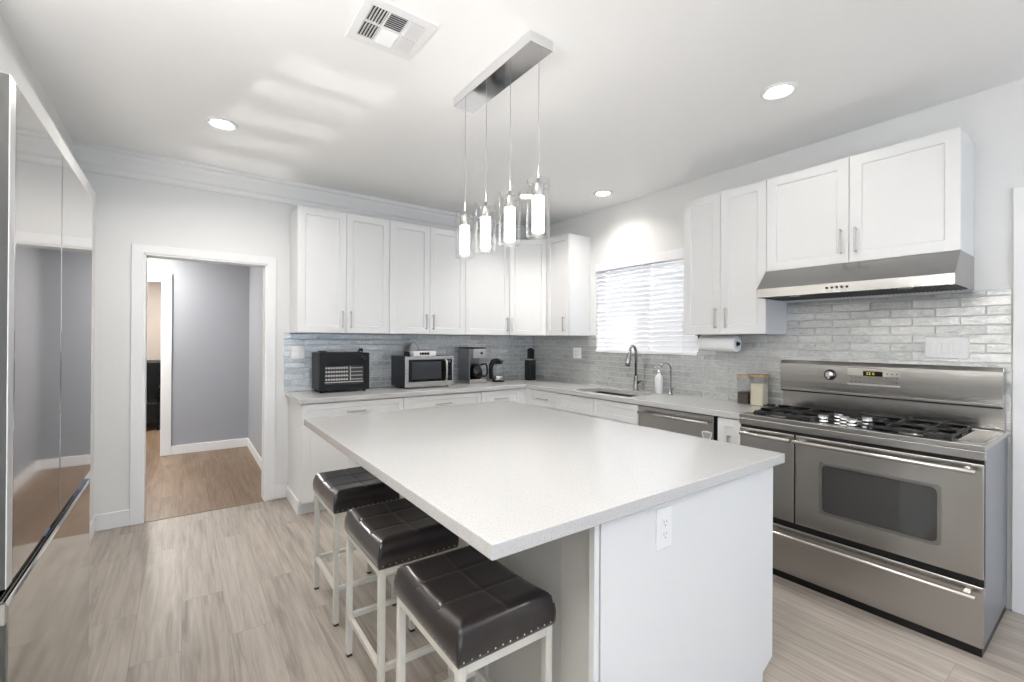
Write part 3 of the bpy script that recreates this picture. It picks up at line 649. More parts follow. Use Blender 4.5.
for i in range(3):
    for k in range(3): MB().cyl((pb - 0.06 + i * 0.022, yk + 0.003, 1.188 - k * 0.026), (pb - 0.06 + i * 0.022, yk - 0.0005, 1.188 - k * 0.026), 0.0042, 10).build('button', M_BTN, bgd)
for i in range(7):
    for k in range(2): MB().cyl((pa + 0.022 + i * 0.022, yk + 0.003, 1.158 - k * 0.025), (pa + 0.022 + i * 0.022, yk - 0.0005, 1.158 - k * 0.025), 0.004, 10).build('button', M_BTN, bgd)
# burners and grates
def burner(x, X, r):
    y = D(X)
    b_ = MB().lathe((x, y, 0.907), [(r, 0), (r, 0.010), (r * 0.8, 0.014), (r * 0.8, 0.016)], n=24).build('burner', M_SSD, t)
    MB().lathe((x, y, 0.922), [(r * 0.82, 0), (r * 0.86, 0.004), (r * 0.8, 0.009), (0, 0.010)], n=24).build('burner_cap', M_IRON, b_)
for x, X, r in ((0.16, 3.00, 0.042), (0.16, 3.24, 0.036), (0.785, 3.00, 0.046), (0.785, 3.24, 0.038), (0.50, 3.24, 0.034)): burner(x, X, r)
def grate(x0, x1, X0, X1, centers):
    m = MB(); zt = 0.957; b_ = 0.013; y0, y1 = D(X0), D(X1)
    for (p, q) in (((x0, y0), (x1, y0)), ((x0, y1), (x1, y1)), ((x0, y0), (x0, y1)), ((x1, y0), (x1, y1))):
        m.bar((p[0], p[1], 0.938), (q[0], q[1], 0.938), b_, 0.014)
    ym = (y0 + y1) / 2; m.bar((x0, ym, 0.938), (x1, ym, 0.938), b_, 0.014)
    for x in (x0, x1):
        for y in (y0, y1, ym): m.bar((x, y, 0.909), (x, y, 0.944), b_, b_)
    for cxx, cyy in centers:
        for dx, dy in ((1, 0), (-1, 0), (0, 1), (0, -1)):
            ex = (x1 if dx > 0 else x0) if dx else cxx
            lim = sorted([y0, ym, y1])
            if dy:
                cand = [v for v in lim if (v - cyy) * dy > 0.01]; ey = min(cand, key=lambda v: abs(v - cyy))
            else: ey = cyy
            s0 = (cxx + dx * 0.028, cyy + dy * 0.028)
            m.bar((s0[0], s0[1], zt - 0.008), (ex, ey, zt - 0.010), 0.010, 0.016)
            m.bar((ex, ey, 0.934), (ex, ey, zt - 0.002), 0.012, 0.012)
    return m.build('grate', M_IRON, t, bevel=0.0015)
grate(0.065, 0.365, 2.915, 3.335, [(0.16, D(3.00)), (0.16, D(3.24)), (0.27, D(3.00)), (0.27, D(3.24))])
grate(0.380, 0.620, 3.125, 3.335, [(0.50, D(3.24))])
grate(0.635, 0.945, 2.915, 3.335, [(0.715, D(3.00)), (0.715, D(3.24)), (0.86, D(3.00)), (0.86, D(3.24))])
for x, X in ((0.425, 2.935), (0.465, 3.040), (0.512, 2.985), (0.560, 2.930), (0.598, 3.035)):
    m = MB().lathe((x, D(X), 0.907), [(0.027, 0), (0.027, 0.007), (0.021, 0.010), (0.021, 0.016), (0.024, 0.018), (0.024, 0.026), (0.022, 0.028), (0.022, 0.034), (0.024, 0.036), (0.024, 0.046), (0.021, 0.049), (0, 0.050)], n=24)
    m.box(x - 0.022, x + 0.022, D(X) - 0.006, D(X) + 0.006, 0.952, 0.966)
    m.build('burner_knob', M_CHROME, t)

# ================================================================== HOOD
t = thing('range_hood', 'stainless under-cabinet range hood above the stove', 'range hood', (Xr - 0.0005, 1.4452, 1.66), RZ)
HW = 0.9288; hx0 = 0.0
fx = -(Xr - 0.0005 - 3.045)
prof = [(-0.001, 0.001), (fx, 0.001), (fx, 0.055), (-0.318, 0.1805), (-0.001, 0.1805)]
sh_ = MB()
# open-bottomed shell
for (p, q) in zip(prof[1:4], prof[2:5]): sh_.b.faces.new([sh_.b.verts.new((x, p_[0], p_[1])) for x, p_ in ((0, p), (HW, p), (HW, q), (0, q))])
for x in (0, HW): sh_.b.faces.new([sh_.b.verts.new((x, a, b)) for a, b in prof])
bmesh.ops.remove_doubles(sh_.b, verts=sh_.b.verts, dist=1e-5)
o = sh_.build('canopy', M_HOOD, t); md = o.modifiers.new('thick', 'SOLIDIFY'); md.thickness = 0.0012; md.offset = 0
fl = MB().box(0.02, HW - 0.02, -0.03, fx + 0.03, 0.006, 0.014)
for k in range(46): fl.box(0.03 + k * 0.019, 0.036 + k * 0.019, -0.05, fx + 0.05, 0.001, 0.007)
fl.build('filter', M_GRILLE, t)
for k in range(5):
    MB().cyl((0.395 + k * 0.024, fx - 0.004, 0.030), (0.395 + k * 0.024, fx + 0.002, 0.030), 0.0068, 14).build('button', M_DKGREY, t)
for x in (0.2, 0.73): MB().cyl((x, fx + 0.06, -0.001), (x, fx + 0.06, 0.006), 0.03, 18).build('lamp_lens', M_PANEL, t)

# ================================================================== ISLAND
IX0, IX1, IY0, IY1 = 0.5695, 2.0255, 0.8448, 2.8018
tag(MB().box(IX0, IX1, IY0, IY1, 0.876, ZC).build('island_worktop', M_Q, bevel=0.003), 'large white quartz worktop of the kitchen island', 'worktop')
t = thing('kitchen_island', 'white kitchen island cabinet under the wide quartz worktop', 'kitchen island', (0.956, 0.874, 0))
bx0, bx1, by0, by1 = 0.960, 1.965, 0.892, 2.772
MB().prism([(bx0 + 0.012, 0), (1.905, 0), (1.905, 0.075), (bx1, 0.105), (bx1, 0.875), (bx0 + 0.012, 0.875)], 1, by0, by1).build('body', M_CAB, t, world=True)
MB().prism([(0.9585, 0), (1.908, 0), (1.908, 0.042), (1.988, 0.076), (1.988, 0.8755), (0.9585, 0.8755)], 1, 0.874, by0 - 0.0005).build('end_panel', M_CAB, t, bevel=0.002, world=True)
MB().box(0.932, 0.9515, 0.874, 0.894, 0, 0.8755).build('corner_strip', M_CAB, t, bevel=0.001, world=True)
ys = [0.895, 1.035, 1.445, 1.90, 2.36, 2.772]
for a, b in zip(ys, ys[1:]):
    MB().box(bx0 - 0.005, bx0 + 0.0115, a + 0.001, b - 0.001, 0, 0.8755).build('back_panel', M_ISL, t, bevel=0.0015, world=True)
MB().box(bx0 - 0.012, bx0 - 0.0055, 1.436, 1.454, 0, 0.8755).build('batten', M_CAB, t, world=True)
for k in range(4):
    a = by0 + 0.004 + k * 0.470
    d = MB().box(bx1, bx1 + 0.02, a, a + 0.464, 0.112, 0.70).build('door', M_CAB, t, bevel=0.0015, world=True)
    d2_ = MB().box(bx1, bx1 + 0.02, a, a + 0.464, 0.706, 0.868).build('drawer', M_CAB, t, bevel=0.0015, world=True)
    MB().box(bx1 + 0.044, bx1 + 0.054, a + 0.16, a + 0.31, 0.78, 0.79).box(bx1 + 0.019, bx1 + 0.046, a + 0.17, a + 0.178, 0.781, 0.789).box(bx1 + 0.019, bx1 + 0.046, a + 0.292, a + 0.30, 0.781, 0.789).build('handle', M_NICKEL, d2_, world=True)

# ================================================================== OUTLETS AND SWITCHES
def plate(name, label, cat, loc, rz, w, h, gangs, kind, group='white wall plates'):
    """plate on a wall facing local -y"""
    t = thing(name, label, cat, loc, rz, group)
    MB().box(-w / 2, w / 2, 0, -0.006, -h / 2, h / 2).build('plate', M_PLATE, t, bevel=0.0025)
    for gx in gangs:
        o = MB().box(gx - 0.0165, gx + 0.0165, -0.005, -0.0085, -0.0335, 0.0335).build('rocker' if kind == 'switch' else 'receptacle', M_PLATE, t, bevel=0.001)
        if kind == 'outlet':
            s = MB()
            for dz in (0.019, -0.019):
                s.box(gx - 0.008, gx - 0.006, -0.008, -0.0088, dz - 0.002, dz + 0.007); s.box(gx + 0.006, gx + 0.008, -0.008, -0.0088, dz - 0.001, dz + 0.006)
                s.cyl((gx, -0.008, dz - 0.009), (gx, -0.0088, dz - 0.009), 0.0025, 10)
            s.build('slots', M_SLOT, o)
    return t
plate('wall_switch', 'white triple switch plate on the tile right above the range', 'switch', (Xr - TT, 0.623, 1.348), RZ, 0.178, 0.118, (-0.046, 0, 0.046), 'switch')
plate('wall_outlet', 'white double plate on dark tile between the knife block and the window', 'outlet', (Xr - TT, 3.527, 1.240), RZ, 0.125, 0.118, (-0.024, 0.024), 'outlet')
plate('wall_switch', 'white double switch plate on tile left of the toaster oven', 'switch', (0.815, Yb - TT, 1.255), 0, 0.116, 0.118, (-0.024, 0.024), 'switch')
plate('island_outlet', 'white outlet plate on the end panel of the island', 'outlet', (1.243, 0.874, 0.784), 0, 0.078, 0.128, (0.0,), 'outlet')
plate('wall_switch', 'upper of two white switch plates on the left wall behind the refrigerator', 'switch', (-0.515, 4.15, 1.505), math.pi / 2, 0.116, 0.135, (-0.024, 0.024), 'switch')
plate('wall_switch', 'lower of two white switch plates on the left wall behind the refrigerator', 'switch', (-0.515, 4.15, 1.255), math.pi / 2, 0.075, 0.135, (0,), 'switch')

# ================================================================== STOOLS
def make_stool(label):
    W_, D_ = 0.317, 0.412; zs = 0.540; tb = 0.024
    t = thing('bar_stool', label, 'stool', (0, 0, 0), 0, 'stools along the island')
    for sx in (0, 1):
        for sy in (0, 1):
            x, y = sx * (W_ - tb), sy * (D_ - tb)
            l = MB().box(x, x + tb, y, y + tb, 0.010, zs).build('leg', M_STOOL, t, bevel=0.002)
            MB().box(x + 0.001, x + tb - 0.001, y + 0.001, y + tb - 0.001, 0, 0.0105).build('foot', M_RUBBER, l)
    fr = MB()
    for y in (0, D_ - tb): fr.box(tb, W_ - tb, y, y + tb, zs - 0.026, zs)
    for x in (0, W_ - tb): fr.box(x, x + tb, tb, D_ - tb, zs - 0.026, zs)
    fr.build('seat_frame', M_STOOL, t, bevel=0.0015)
    for y in (0.003, D_ - tb + 0.003): MB().box(tb, W_ - tb, y, y + 0.018, 0.160, 0.182).build('footrest', M_STOOL, t, bevel=0.0015)
    for x in (0.003, W_ - tb + 0.003): MB().box(x, x + 0.018, tb, D_ - tb, 0.160, 0.182).build('footrest', M_STOOL, t, bevel=0.0015)
    # upholstered seat: rounded slab, slightly saddled along its length
    n = 28; m = MB(); x0, x1, y0, y1 = -0.004, W_ + 0.004, -0.004, D_ + 0.004
    def top(u, v):      # u, v in 0..1
        ed = min(u * (x1 - x0), (1 - u) * (x1 - x0), v * (y1 - y0), (1 - v) * (y1 - y0))
        sad = 0.016 * (abs(2 * v - 1) ** 2) * 1.0 - 0.004
        z = 0.094 + sad * (1 if True else 0)
        r = 0.044
        if ed < r: z -= r - math.sqrt(max(0, r * r - (r - ed) ** 2))
        # pulled in along the seams
        for k in (1 / 3, 2 / 3): z -= 0.0028 * math.exp(-((v - k) * (y1 - y0) / 0.006) ** 2) * (ed > 0.02)
        z -= 0.0028 * math.exp(-((u - 0.5) * (x1 - x0) / 0.006) ** 2) * (ed > 0.02)
        return z
    us = [i / 48 for i in range(49)]; vs = [i / 63 for i in range(64)]
    P = [[m.b.verts.new((x0 + (x1 - x0) * u, y0 + (y1 - y0) * v, zs + top(u, v))) for v in vs] for u in us]
    for i in range(48):
        for k in range(63): m.b.faces.new((P[i][k], P[i + 1][k], P[i + 1][k + 1], P[i][k + 1]))
    rim = [P[i][0] for i in range(49)] + [P[48][k] for k in range(1, 64)] + [P[i][63] for i in range(47, -1, -1)] + [P[0][k] for k in range(62, 0, -1)]
    prev = rim
    for dz, ins in ((0.040, -0.003), (0.012, -0.002), (0.0005, 0.001)):
        cur = []
        for v in rim:
            x, y = v.co.x, v.co.y
            cxm, cym = (x0 + x1) / 2, (y0 + y1) / 2
            nx = x + (ins if x < cxm else -ins) * (abs(x - x0) < 1e-6 or abs(x - x1) < 1e-6)
            ny = y + (ins if y < cym else -ins) * (abs(y - y0) < 1e-6 or abs(y - y1) < 1e-6)
            cur.append(m.b.verts.new((nx, ny, zs + dz)))
        for k in range(len(rim)): m.b.faces.new((prev[k], prev[(k + 1) % len(rim)], cur[(k + 1) % len(rim)], cur[k]))
        prev = cur
    m.b.faces.new(prev[::-1])
    seat = m.build('seat', M_LEATHER, t, smooth=True)
    sm = MB()
    def seam(a, b):
        pts = []
        for k in range(31):
            u = a[0] + (b[0] - a[0]) * k / 30; v = a[1] + (b[1] - a[1]) * k / 30
            pts.append((x0 + (x1 - x0) * u, y0 + (y1 - y0) * v, zs + top(u, v) + 0.0010))
        sm.tube(pts, 0.0013, 6)
    for k in (1 / 3, 2 / 3): seam((0.04, k), (0.96, k))
    seam((0.5, 0.03), (0.5, 0.97))
    sm.build('stitching', M_SEAM, seat)
    for k in range(13):
        x = 0.012 + (W_ - 0.024) * k / 12
        for y, dy in ((y0 + 0.001, -1), (y1 - 0.001, 1)):
            MB().lathe((x, y, zs + 0.013), [(0.0045, 0), (0.0040, 0.0022), (0.002, 0.0034), (0, 0.0036)], n=8, axis=(0, dy, 0)).build('nailhead', M_NAIL, seat)
    for k in range(17):
        y = 0.012 + (D_ - 0.024) * k / 16
        for x, dx in ((x0 + 0.001, -1), (x1 - 0.001, 1)):
            MB().lathe((x, y, zs + 0.013), [(0.0045, 0), (0.0040, 0.0022), (0.002, 0.0034), (0, 0.0036)], n=8, axis=(dx, 0, 0)).build('nailhead', M_NAIL, seat)
    return t
stool = make_stool('dark leather bar stool nearest the camera, at the near end of the island')
stool.location = (0.574, 1.000, 0)
for loc, lab in (((0.582, 1.590, 0), 'middle dark leather bar stool of the three along the island'), ((0.592, 2.224, 0), 'dark leather bar stool farthest from the camera, nearest the doorway')):
    c_ = copy_tree(stool); c_.location = loc; c_['label'] = lab

# ================================================================== REFRIGERATOR
FX, FY0, FY1, FZ = -0.27, 1.238, 2.185, 1.872
t = thing('refrigerator', 'polished steel french-door refrigerator at the left edge', 'refrigerator', (-0.62, 1.70, 0))
MB().box(-0.99, FX - 0.065, FY0 + 0.004, FY1 - 0.004, 0.03, FZ - 0.012).build('body', M_FRSIDE, t, bevel=0.004, world=True)
MB().box(-0.97, FX - 0.08, FY0 + 0.03, FY1 - 0.03, 0.0, 0.031).build('base', M_BLACK, t, world=True)
fm = 1.688
for a, b in ((FY0, fm - 0.002), (fm + 0.002, FY1)):
    a2 = a + 0.036 if a == FY0 else a
    d = MB().prism([(FX - 0.062, a), (FX - 0.0016, a), (FX - 0.0016, a2), (FX - 0.0108, a2), (FX - 0.0108, b), (FX - 0.062, b)] if a2 > a else [(FX - 0.062, a), (FX - 0.0108, a), (FX - 0.0108, b), (FX - 0.062, b)], 2, 0.900, FZ).build('door', M_FRSIDE, t, world=True)
    pl = [(FX - 0.0105, a2), (FX - 0.001, a2), (FX, a2 + 0.004), (FX, b - 0.006), (FX - 0.002, b - 0.001), (FX - 0.0105, b)]
    if a == FY0: MB().box(FX - 0.0015, FX - 0.0001, a, a2 - 0.0005, 0.900, FZ).build('edge_highlight', M_EDGE, d, world=True)  # pale strip stands in for the bright reflection on the door's bevelled edge
    MB().prism(pl, 2, 0.900, FZ).build('door_skin', M_FRIDGE, d, bevel=0.002, world=True)
MB().prism([(FX - 0.062, 0.06), (FX, 0.06), (FX, 0.862), (FX - 0.006, 0.868), (FX - 0.03, 0.846), (FX - 0.04, 0.846), (FX - 0.04, 0.868), (FX - 0.062, 0.868)], 1, FY0 + 0.012, FY1 - 0.012).build('freezer_drawer', M_FRIDGE, t, bevel=0.003, world=True)
MB().box(FX - 0.062, FX - 0.0015, FY0, FY0 + 0.0117, 0.06, 0.832).build('drawer_side', M_FRSIDE, t, world=True)
for a in (FY0, FY1 - 0.0115): MB().box(FX - 0.055, FX - 0.001, a, a + 0.0115, 0.832, 0.872).build('handle_cap', M_NICKEL, t, bevel=0.002, world=True)
MB().box(FX - 0.064, FX - 0.03, FY0 + 0.012, FY1 - 0.012, 0.869, 0.899).build('handle_recess', M_BLACKG, t, world=True)
MB().box(FX - 0.03, FX - 0.012, 1.60, 1.65, 0.874, 0.880).build('latch_tab', M_BLUE, t, world=True)
for y in (FY0 + 0.10, FY1 - 0.06): MB().box(FX - 0.16, FX - 0.07, y - 0.03, y + 0.03, FZ - 0.012, FZ - 0.001).build('hinge_cover', M_PLATE, t, bevel=0.003, world=True)

# ================================================================== COUNTER ITEMS
# toaster oven
t = thing('toaster_oven', 'black toaster oven with glass door at the doorway end of the counter', 'toaster oven', (0.928, 4.255, ZC))
w, dpt, hh = 0.425, 0.270, 0.343
b_ = MB(); b_.box(0, w, 0, -dpt + 0.03, 0.02, hh); b_.build('body', M_DKGREY, t, bevel=0.008)
front = MB().grid([0, 0.045, w - 0.045, w], [0.018, 0.066, 0.232, hh - 0.002], lambda u, v: not (0.045 < u < w - 0.045 and 0.066 < v < 0.232), 1, -dpt, -dpt + 0.029).build('door', M_DKGREY, t, bevel=0.003)
MB().box(0.043, w - 0.043, -dpt + 0.006, -dpt + 0.010, 0.064, 0.234).build('window', thin_glass('toaster_glass', (0.93, 0.93, 0.93), ior=1.3), front)
MB().box(0.04, w - 0.04, -dpt + 0.024, -dpt + 0.028, 0.06, 0.24).build('cavity', mat('toaster_cavity', (0.07, 0.07, 0.072), 0.4), front)
rk = MB()
for k in range(9):
    for q in range(4): rk.cyl((0.062 + k * 0.0215, -dpt + 0.0235, 0.112 + q * 0.033), (0.062 + k * 0.0215, -dpt + 0.0185, 0.112 + q * 0.033), 0.0085, 10)
rk.box(0.048, w - 0.048, -dpt + 0.014, -dpt + 0.02, 0.085, 0.092); rk.box(0.26, 0.265, -dpt + 0.014, -dpt + 0.02, 0.10, 0.225)
for q in range(4): rk.box(0.268, w - 0.055, -dpt + 0.016, -dpt + 0.02, 0.108 + q * 0.033, 0.113 + q * 0.033)
rk.build('rack', M_RACK, front)
MB().box(0.05, w - 0.05, -dpt - 0.012, -dpt + 0.001, 0.240, 0.250).build('handle', M_BLACK, t, bevel=0.002)
MB().lathe((w - 0.062, -dpt + 0.001, 0.29), [(0.022, 0), (0.021, 0.014), (0.018, 0.018), (0, 0.018)], axis=(0, -1, 0)).build('knob', M_BLACK, t)
for x in (0.03, w - 0.03):
    for y in (-0.03, -dpt + 0.05): MB().cyl((x, y, 0), (x, y, 0.021), 0.014, 12).build('foot', M_RUBBER, t)
MB().box(0.04, 0.10, -0.10, -0.03, hh, hh + 0.012).build('vent_cap', M_BLACK, t)
MB().tube([(w - 0.04, -0.03, 0.33), (w - 0.01, -0.02, 0.355), (w + 0.012, -0.01, 0.36), (w + 0.030, -0.005, 0.33), (w + 0.024, -0.005, 0.27), (w + 0.004, -0.03, 0.2)], 0.006, 8).build('cord', M_BLACK, t)
MB().box(w - 0.004, w + 0.024, -0.02, 0.018, 0.350, 0.374).build('plug', M_BLACK, t, bevel=0.003)
# microwave
t = thing('microwave', 'stainless microwave with black door between toaster oven and coffee maker', 'microwave', (1.668, 4.275, ZC))
w, dpt, hh = 0.505, 0.350, 0.302
MB().box(0, w, 0, -dpt + 0.022, 0.014, hh).build('body', M_BLACK, t, bevel=0.004)
fr_ = MB().grid([0, 0.035, w - 0.015, w], [0.012, 0.062, hh - 0.032, hh], lambda u, v: not (0.035 < u < w - 0.015 and 0.062 < v < hh - 0.032), 1, -dpt, -dpt + 0.021).build('front_frame', M_SSX, t, bevel=0.004)
dr_ = MB().box(0.036, w - 0.088, -dpt + 0.002, -dpt + 0.02, 0.063, hh - 0.033).build('door', M_BLACKG, t)
MB().box(0.066, w - 0.135, -dpt + 0.0005, -dpt + 0.003, 0.085, hh - 0.052).build('window', mat('microwave_window', (0.035, 0.036, 0.038), 0.12), dr_)
MB().tube([(w - 0.094, -dpt + 0.003, 0.066), (w - 0.094, -dpt - 0.03, 0.074), (w - 0.094, -dpt - 0.038, 0.10), (w - 0.094, -dpt - 0.04, hh / 2 + 0.015), (w - 0.094, -dpt - 0.038, hh - 0.072), (w - 0.094, -dpt - 0.03, hh - 0.044), (w - 0.094, -dpt + 0.003, hh - 0.036)], 0.010, 12).build('handle', M_SSX, dr_)
cp = MB().box(w - 0.084, w - 0.016, -dpt + 0.002, -dpt + 0.02, 0.063, hh - 0.033).build('control_panel', M_BLACKG, t)
for i in range(3):
    for k in range(5): MB().box(w - 0.072 + i * 0.017, w - 0.061 + i * 0.017, -dpt + 0.0005, -dpt + 0.003, 0.08 + k * 0.021, 0.092 + k * 0.021).build('button', M_DKGREY, cp)
MB().box(w - 0.07, w - 0.03, -dpt + 0.0005, -dpt + 0.003, hh - 0.062, hh - 0.045).build('display', M_BTN, cp)
for x in (0.04, w - 0.04):
    for y in (-0.04, -dpt + 0.06): MB().cyl((x, y, 0), (x, y, 0.015), 0.014, 12).build('foot', M_RUBBER, t)
# items on the microwave
zt = ZC + 0.302
t = thing('storage_tray', 'white tray on top of the microwave holding small dark jars', 'tray', (1.89, 4.045, zt))
m = MB(); m.box(-0.115, 0.115, -0.07, 0.07, 0, 0.006)
m.grid([-0.115, -0.055, 0.055, 0.115], [0.004, 0.012, 0.036, 0.046], lambda u, v: not (-0.055 < u < 0.055 and 0.012 < v < 0.036), 1, -0.07, -0.064)
m.box(-0.115, 0.115, 0.064, 0.07, 0.004, 0.046); m.box(-0.115, -0.109, -0.064, 0.064, 0.004, 0.046); m.box(0.109, 0.115, -0.064, 0.064, 0.004, 0.046)
m.build('tray', M_PLATE, t)
for k in range(4):
    j_ = tag(MB().lathe((1.89 - 0.042 + k * 0.028, 4.045 - 0.048, zt + 0.0062), [(0.011, 0), (0.012, 0.003), (0.012, 0.024), (0.009, 0.027), (0.010, 0.033), (0, 0.034)], n=14).build('spice_jar', M_BLACK), 'small dark jar standing in the front of the white tray on the microwave', 'jar', 'small jars in the tray on the microwave')
t = thing('domed_bowl', 'grey domed bowl upturned behind the white tray on the microwave', 'bowl', (1.865, 4.19, zt + 0.0005))
pr = [(0.062, 0.0), (0.064, 0.004)] + [(0.062 * math.cos(math.radians(a)), 0.004 + 0.125 * math.sin(math.radians(a))) for a in range(8, 90, 9)] + [(0, 0.129)]
MB().lathe((0, 0, 0), pr, n=30).build('bowl', M_WATER, t)
MB().lathe((0, 0, 0.128), [(0.014, 0), (0.011, 0.006), (0, 0.008)], n=16).build('knob', M_WATER, t)
t = thing('dark_jar', 'small dark lidded jar left of the white tray on the microwave', 'jar', (1.735, 4.05, zt))
MB().lathe((0, 0, 0), [(0.026, 0), (0.028, 0.004), (0.028, 0.026), (0.024, 0.030)], n=20).build('jar', M_DKGREY, t)
MB().lathe((0, 0, 0.030), [(0.026, 0), (0.026, 0.012), (0.0, 0.014)], n=20).build('lid', M_BLACK, t)
# coffee maker
t = thing('coffee_maker', 'black and stainless drip coffee maker with glass carafe', 'coffee maker', (2.415, 4.255, ZC))
w, dpt, hh = 0.225, 0.245, 0.382
MB().box(0, w - 0.02, 0, -0.105, 0.03, hh - 0.10).build('tower', M_GREYMET, t, bevel=0.006)
MB().box(0, w - 0.02, 0, -dpt, 0, 0.05).build('base', M_SSX, t, bevel=0.006)
MB().box(-0.001, w - 0.018, 0, -dpt + 0.02, hh - 0.015, hh).build('lid', M_BLACK, t, bevel=0.005)
br_ = MB().box(0, w - 0.02, 0, -dpt + 0.02, hh - 0.105, hh - 0.015).box(0, 0.012, -0.1, -dpt + 0.02, 0.03, hh - 0.10).build('brew_housing', M_GREYMET, t, bevel=0.004)
fp = MB().box(0.045, w - 0.024, -dpt + 0.021, -dpt + 0.008, hh - 0.112, hh - 0.014).build('front_panel', M_SSX, br_, bevel=0.003)
MB().lathe((0.145, -dpt + 0.009, hh - 0.062), [(0.015, 0), (0.014, 0.008), (0, 0.009)], n=18, axis=(0, -1, 0)).build('dial', M_DKGREY, fp)
ca = MB().lathe((0.118, -0.165, 0.051), [(0.052, 0), (0.066, 0.01), (0.072, 0.05), (0.068, 0.085), (0.052, 0.125), (0.046, 0.135)], n=28).build('carafe', M_DARKGL, t)
MB().lathe((0.118, -0.165, 0.055), [(0.050, 0), (0.062, 0.008), (0.066, 0.03), (0.066, 0.05), (0, 0.05)], n=28).build('coffee', mat('coffee', (0.012, 0.006, 0.004), 0.1), ca)
MB().lathe((0.118, -0.165, 0.184), [(0.05, 0), (0.05, 0.018), (0.02, 0.026), (0, 0.026)], n=28).build('carafe_lid', M_BLACK, ca)
MB().tube([(0.165, -0.18, 0.195), (0.215, -0.205, 0.205), (0.232, -0.21, 0.18), (0.236, -0.212, 0.11), (0.225, -0.205, 0.075), (0.182, -0.185, 0.072)], 0.010, 10).build('carafe_handle', M_BLACK, ca)
# kettle
t = thing('electric_kettle', 'glass electric kettle with black handle right of the coffee maker', 'kettle', (2.850, 4.13, ZC))
MB().lathe((0, 0, 0), [(0.070, 0), (0.072, 0.006), (0.066, 0.016), (0.064, 0.018)], n=28).build('power_base', M_BLACK, t)
MB().lathe((0, 0, 0.018), [(0.064, 0), (0.066, 0.004), (0.066, 0.046), (0.064, 0.048)], n=28).build('body', M_SSX, t)
MB().lathe((0, 0, 0.066), [(0.064, 0), (0.062, 0.04), (0.054, 0.10), (0.048, 0.13)], n=28).build('glass', M_JAR, t)
MB().lathe((0, 0, 0.196), [(0.049, 0), (0.049, 0.018), (0.04, 0.028), (0.012, 0.03), (0.012, 0.038), (0, 0.04)], n=28).build('lid', M_BLACK, t)
MB().tube([(0.02, -0.005, 0.225), (-0.035, -0.012, 0.232), (-0.085, -0.02, 0.222), (-0.112, -0.027, 0.18), (-0.118, -0.03, 0.12), (-0.112, -0.028, 0.05), (-0.06, -0.015, 0.035)], 0.013, 12, radii=[0.022, 0.028, 0.028, 0.026, 0.024, 0.022, 0.018]).build('handle', M_BLACK, t)
MB().prism([(0.03, 0.205), (0.068, 0.232), (0.05, 0.205)], 1, -0.012, 0.012).build('spout', M_BLACK, t)
# knife block
t = thing('knife_block', 'upright black knife block in the tiled corner', 'knife block', (3.275, 4.09, ZC))
MB().rbox(-0.052, 0.052, -0.05, 0.05, 0, 0.232, 0.02).build('block', M_BLACK, t, bevel=0.003)
kn = [(-0.030, -0.022, 0.095, 0.011), (-0.002, -0.026, 0.125, 0.012), (0.026, -0.018, 0.115, 0.012), (-0.018, 0.014, 0.12, 0.011), (0.012, 0.016, 0.13, 0.012), (0.036, 0.014, 0.10, 0.010)]
lk = ['front left knife in the black knife block', 'front middle knife in the black knife block', 'front right knife in the black knife block', 'back left knife in the black knife block', 'back middle knife in the black knife block', 'back right knife in the black knife block']
for (kx, ky, kl, kr), lab in zip(kn, lk):
    k_ = thing('kitchen_knife', 'black-handled ' + lab, 'knife', (3.275 + kx, 4.09 + ky, ZC + 0.2325), 0, 'knives in the knife block')
    MB().rbox(-kr * 0.8, kr * 0.8, -kr * 1.1, kr * 1.1, 0.012, kl * 1.08, 0.005, n=3).build('handle', M_BLACK, k_, bevel=0.002)
    MB().box(-0.003, 0.003, -kr * 0.9, kr * 0.9, 0, 0.0125).build('bolster', M_CHROME, k_)
# glass canisters
def canister(label, loc, w, h, fill_h, fm):
    t = thing('glass_canister', label, 'canister', loc, 0, 'glass canisters beside the range')
    MB().rbox(-w / 2, w / 2, -w / 2, w / 2, 0, h, 0.012).build('jar', M_JAR, t)
    MB().rbox(-w / 2 + 0.004, w / 2 - 0.004, -w / 2 + 0.004, w / 2 - 0.004, 0.004, fill_h, 0.010).build('contents', fm, t)
    l_ = MB().rbox(-w / 2 - 0.002, w / 2 + 0.002, -w / 2 - 0.002, w / 2 + 0.002, h, h + 0.016, 0.012).build('lid', M_BAMBOO, t, bevel=0.002)
canister('square glass canister with bamboo lid holding dark contents', (3.405, 1.695, ZC), 0.088, 0.200, 0.085, M_COFFEE)
canister('square glass canister with bamboo lid filled with cream powder', (3.395, 1.590, ZC), 0.096, 0.208, 0.158, M_FLOUR)
# black spoon rest
t = thing('spoon_rest', 'dark metal spoon rest on the counter corner beside the range', 'spoon rest', (3.400, 1.511, ZC))
MB().lathe((0, 0, 0), [(0.018, 0), (0.025, 0.004), (0.028, 0.018), (0.026, 0.018), (0.022, 0.006), (0, 0.005)], n=20).build('dish', M_IRON, t)
MB().bar((-0.012, 0.0, 0.012), (-0.10, 0.004, 0.016), 0.012, 0.006).build('rest_handle', M_IRON, t)
